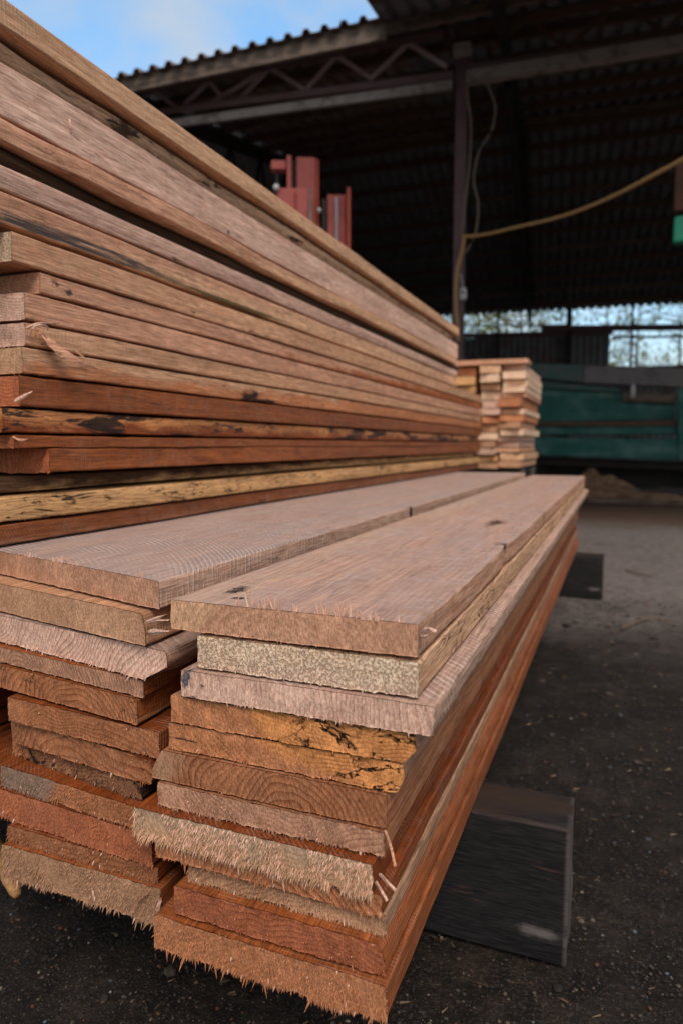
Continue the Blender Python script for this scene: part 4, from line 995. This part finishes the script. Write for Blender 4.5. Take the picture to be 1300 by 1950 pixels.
# sawdust heap
def sawdust():
    T = NT('sawdust'); P = T.obj(); n = T.noise(P, 9, 4, .6); m = T.noise(P, 90, 4, .7)
    c = T.mix(T.smooth(n, .35, .7), (.20, .12, .075), (.46, .29, .18)); c = T.mix(1, c, T.mix(m, (.6, .6, .6), (1.3, 1.3, 1.3)), 'MULTIPLY')
    return T.done(c, .95, T.bump(T.math('ADD', n, m), .02, .8))
SD = sawdust()
def heap(px, py, rx, ry, h, lab, seed):
    p = on_z(px, py, 0); mb = MB(); N = 40; vs = []; fs = []
    for j in range(N+1):
        for i in range(N+1):
            x = (i/N*2-1); y = (j/N*2-1); r = math.hypot(x, y)
            z = max(0, 1-r)**.9*h*(1+.5*n3(x*3, y*3, seed))+.03*n3(x*8, y*8, seed)*max(0, 1-r)-.012
            vs.append((x*rx, y*ry, z))
    for j in range(N):
        for i in range(N): a = j*(N+1)+i; fs.append((a, a+1, a+N+2, a+N+1))
    mb.add(vs, fs, 0, True); o = mb.build('sawdust_heap', SD); o.location = (p.x, p.y, 0); o.rotation_euler[2] = YAW-.3; tag(o, lab, 'sawdust')
heap(1130, 945, .75, .7, .36, 'cone shaped brown sawdust heap beyond the end of the right stack', 2)
heap(1235, 955, .9, .5, .13, 'low spread of brown sawdust in front of the green machine', 5)
rd = random.Random(3)
for px, py, l, w, h, a, lab in ((1185, 962, 1.5, .10, .035, .05, 'dusty grey plank lying on the ground in front of the sawdust heap'),
                     (1262, 935, .34, .06, .05, .9, 'broken wood offcut poking out of the low sawdust')):
    p = on_z(px, py, 0); mb = MB(); mb.box((-l/2, -w/2, 0), (l/2, w/2, h)); o = mb.build('scrap_plank', M_FASC)
    o.location = (p.x, p.y, .03); o.rotation_euler = (0, .06 if l < 1 else 0, YAW-.35+a); tag(o, lab, 'plank')
    b = o.modifiers.new('b', 'BEVEL'); b.width = .006; b.segments = 2

# ---------------------------------------------------------------- trees beyond the shed
def leafmat(name, c1, c2):
    T = NT(name); g = T.n('ShaderNodeNewGeometry').outputs['Random Per Island']; c = T.mix(g, c1, c2)
    m = T.done(c, .6); T.b.inputs['Transmission Weight'].default_value = 0
    tr = T.n('ShaderNodeBsdfTranslucent'); T.inp(tr.inputs[0], T.mix(.5, c, (.25, .3, .03))); mx = T.n('ShaderNodeMixShader'); mx.inputs[0].default_value = .45
    T.t.links.new(T.b.outputs[0], mx.inputs[1]); T.t.links.new(tr.outputs[0], mx.inputs[2]); T.t.links.new(mx.outputs[0], T.out.inputs[0]); return m
LEAF = leafmat('spring_leaves', (.10, .14, .02), (.26, .28, .05)); LEAF2 = leafmat('green_leaves', (.06, .10, .02), (.16, .2, .05))
BARKT = NT('tree_bark').done((.09, .075, .06), .9)
def tree(px, dep, h, rad, dens, mat, lab, seed):
    rn = random.Random(seed); p = at_depth(px, 848, dep); t = empty('tree', (p.x, p.y, 0)); tag(t, lab, 'tree', 'trees beyond the shed')
    mb = MB(); mb.tube([(0, 0, -.05), (.1, 0, h*.3), (0, .1, h*.6), (0, 0, h*.95)], [.13, .10, .06, .015], 8)
    tips = []
    for i in range(26):
        z = h*rn.uniform(.22, .9); a = rn.random()*6.28; l = rad*rn.uniform(.5, 1)*(1.15-.6*z/h)
        b = Vector((math.cos(a)*l, math.sin(a)*l, z+l*.5)); s = Vector((0, 0, z)); mid = (s+b)/2+Vector((0, 0, -.15))
        mb.tube([s, mid, b], [.04, .022, .006], 5)
        for f in (.45, .7, .9, 1): tips.append(s.lerp(b, f))
        for j in range(5):
            q0 = s.lerp(b, rn.uniform(.3, 1)); q1 = q0+Vector((rn.gauss(0, .45), rn.gauss(0, .45), rn.gauss(.25, .4))); mb.tube([q0, q1], [.009, .003], 4); tips.append(q1)
    mb.build('trunk', BARKT, t)
    lf = MB()
    for k in range(dens):
        c = rn.choice(tips)+Vector((rn.gauss(0, .28), rn.gauss(0, .28), rn.gauss(0, .25))); s = rn.uniform(.05, .12)
        u = Vector((rn.gauss(0, 1), rn.gauss(0, 1), rn.gauss(0, 1))).normalized(); v = u.cross(Vector((rn.gauss(0, 1), rn.gauss(0, 1), rn.gauss(0, 1)))).normalized()
        lf.add([c-u*s, c+v*s*.6, c+u*s, c-v*s*.6], [(0, 1, 2, 3)])
    lf.build('crown', mat, t)
tree(905, 29, 8.2, 2.6, 2300, LEAF, 'bushy yellow green tree seen through the gap right of the post', 11)
tree(985, 31, 8.6, 2.7, 2300, LEAF, 'bright green tree seen through the eave gap above the small pile', 12)
tree(1060, 34, 8.0, 2.2, 900, LEAF2, 'thin leaved tree in the gap left of the dark back post', 13)
tree(1145, 33, 8.5, 2.8, 420, LEAF2, 'nearly bare twiggy tree seen over the dark back wall', 14)
tree(1205, 30, 7.2, 2.3, 500, LEAF, 'tree with sparse fresh leaves at the left of the bright opening', 15)
tree(1285, 36, 8.8, 3.2, 420, LEAF2, 'wide bare branched tree filling the bright opening at the right', 16)
tree(865, 38, 8.5, 2.6, 1200, LEAF2, 'tree glimpsed just beside the foot of the steel post', 17)

# ---------------------------------------------------------------- light
w = bpy.data.worlds.new('World'); scene.world = w; w.use_nodes = True; nt = w.node_tree; nt.nodes.clear()
out = nt.nodes.new('ShaderNodeOutputWorld'); bg = nt.nodes.new('ShaderNodeBackground'); nt.links.new(bg.outputs[0], out.inputs[0])
sky = nt.nodes.new('ShaderNodeTexSky'); sky.sky_type = 'NISHITA'; sky.sun_disc = False
SUN_E = 50; SUN_AZ = 150       # sun azimuth clockwise from +Y: behind the camera, to the right
sky.sun_elevation = R(SUN_E); sky.sun_rotation = R(SUN_AZ); sky.air_density = 1.0; sky.dust_density = .6; sky.ozone_density = 1.5
tc = nt.nodes.new('ShaderNodeTexCoord'); mp = nt.nodes.new('ShaderNodeMapping'); mp.inputs['Scale'].default_value = (1, 1, 1.8); nt.links.new(tc.outputs['Generated'], mp.inputs[0])
no = nt.nodes.new('ShaderNodeTexNoise'); no.inputs['Scale'].default_value = 2.3; no.inputs['Detail'].default_value = 7; no.inputs['Roughness'].default_value = .52; no.inputs['Distortion'].default_value = .4
nt.links.new(mp.outputs[0], no.inputs['Vector'])
mr = nt.nodes.new('ShaderNodeMapRange'); mr.interpolation_type = 'SMOOTHSTEP'; mr.inputs[1].default_value = .30; mr.inputs[2].default_value = .60; mr.inputs[4].default_value = .9
nt.links.new(no.outputs[0], mr.inputs[0])
mx = nt.nodes.new('ShaderNodeMix'); mx.data_type = 'RGBA'; sp = nt.nodes.new('ShaderNodeSeparateXYZ'); nt.links.new(tc.outputs['Generated'], sp.inputs[0])
hz = nt.nodes.new('ShaderNodeMapRange'); hz.interpolation_type = 'SMOOTHSTEP'; hz.inputs[1].default_value = .03; hz.inputs[2].default_value = .34; hz.inputs[3].default_value = .9; hz.inputs[4].default_value = 0
nt.links.new(sp.outputs[2], hz.inputs[0])
mxm = nt.nodes.new('ShaderNodeMath'); mxm.operation = 'MAXIMUM'; nt.links.new(mr.outputs[0], mxm.inputs[0]); nt.links.new(hz.outputs[0], mxm.inputs[1])
bk_ = nt.nodes.new('ShaderNodeVectorMath'); bk_.operation = 'DOT_PRODUCT'; nt.links.new(tc.outputs['Generated'], bk_.inputs[0]); bk_.inputs[1].default_value = (.35, -.75, .56)  # unseen warm cloud bank added behind the camera to light the wood
bm_ = nt.nodes.new('ShaderNodeMapRange'); bm_.interpolation_type = 'SMOOTHSTEP'; bm_.inputs[1].default_value = -.25; bm_.inputs[2].default_value = .5; bm_.inputs[4].default_value = .95
nt.links.new(bk_.outputs['Value'], bm_.inputs[0])
mx2 = nt.nodes.new('ShaderNodeMath'); mx2.operation = 'MAXIMUM'; nt.links.new(mxm.outputs[0], mx2.inputs[0]); nt.links.new(bm_.outputs[0], mx2.inputs[1])
nt.links.new(mx2.outputs[0], mx.inputs[0])
sm = nt.nodes.new('ShaderNodeMix'); sm.data_type = 'RGBA'; sm.blend_type = 'MULTIPLY'; sm.inputs[0].default_value = 1; nt.links.new(sky.outputs[0], sm.inputs[6]); sm.inputs[7].default_value = (2.5, 3.7, 3.9, 1)
nt.links.new(sm.outputs[2], mx.inputs[6]); cc = nt.nodes.new('ShaderNodeMix'); cc.data_type = 'RGBA'; cc.inputs[6].default_value = (7.9, 8.2, 8.4, 1); cc.inputs[7].default_value = (8.3, 7.5, 7.1, 1)
nt.links.new(bm_.outputs[0], cc.inputs[0]); nt.links.new(cc.outputs[2], mx.inputs[7])
nt.links.new(mx.outputs[2], bg.inputs[0]); bg.inputs[1].default_value = .080
sl = bpy.data.lights.new('sun', 'SUN'); so = bpy.data.objects.new('sun', sl); COL.objects.link(so)
sl.energy = 2.3; sl.angle = R(25); sl.color = (1, .84, .72)
az = R(SUN_AZ); el = R(SUN_E)
dirv = Vector((math.sin(az)*math.cos(el), math.cos(az)*math.cos(el), math.sin(el)))
so.rotation_euler = dirv.to_track_quat('Z', 'Y').to_euler()

scene.view_settings.view_transform = 'Standard'; scene.view_settings.look = 'None'; scene.view_settings.exposure = 0; scene.view_settings.gamma = 1
scene.render.engine = 'CYCLES'
scene.cycles.use_denoising = True
scene.cycles.max_bounces = 6; scene.cycles.diffuse_bounces = 4
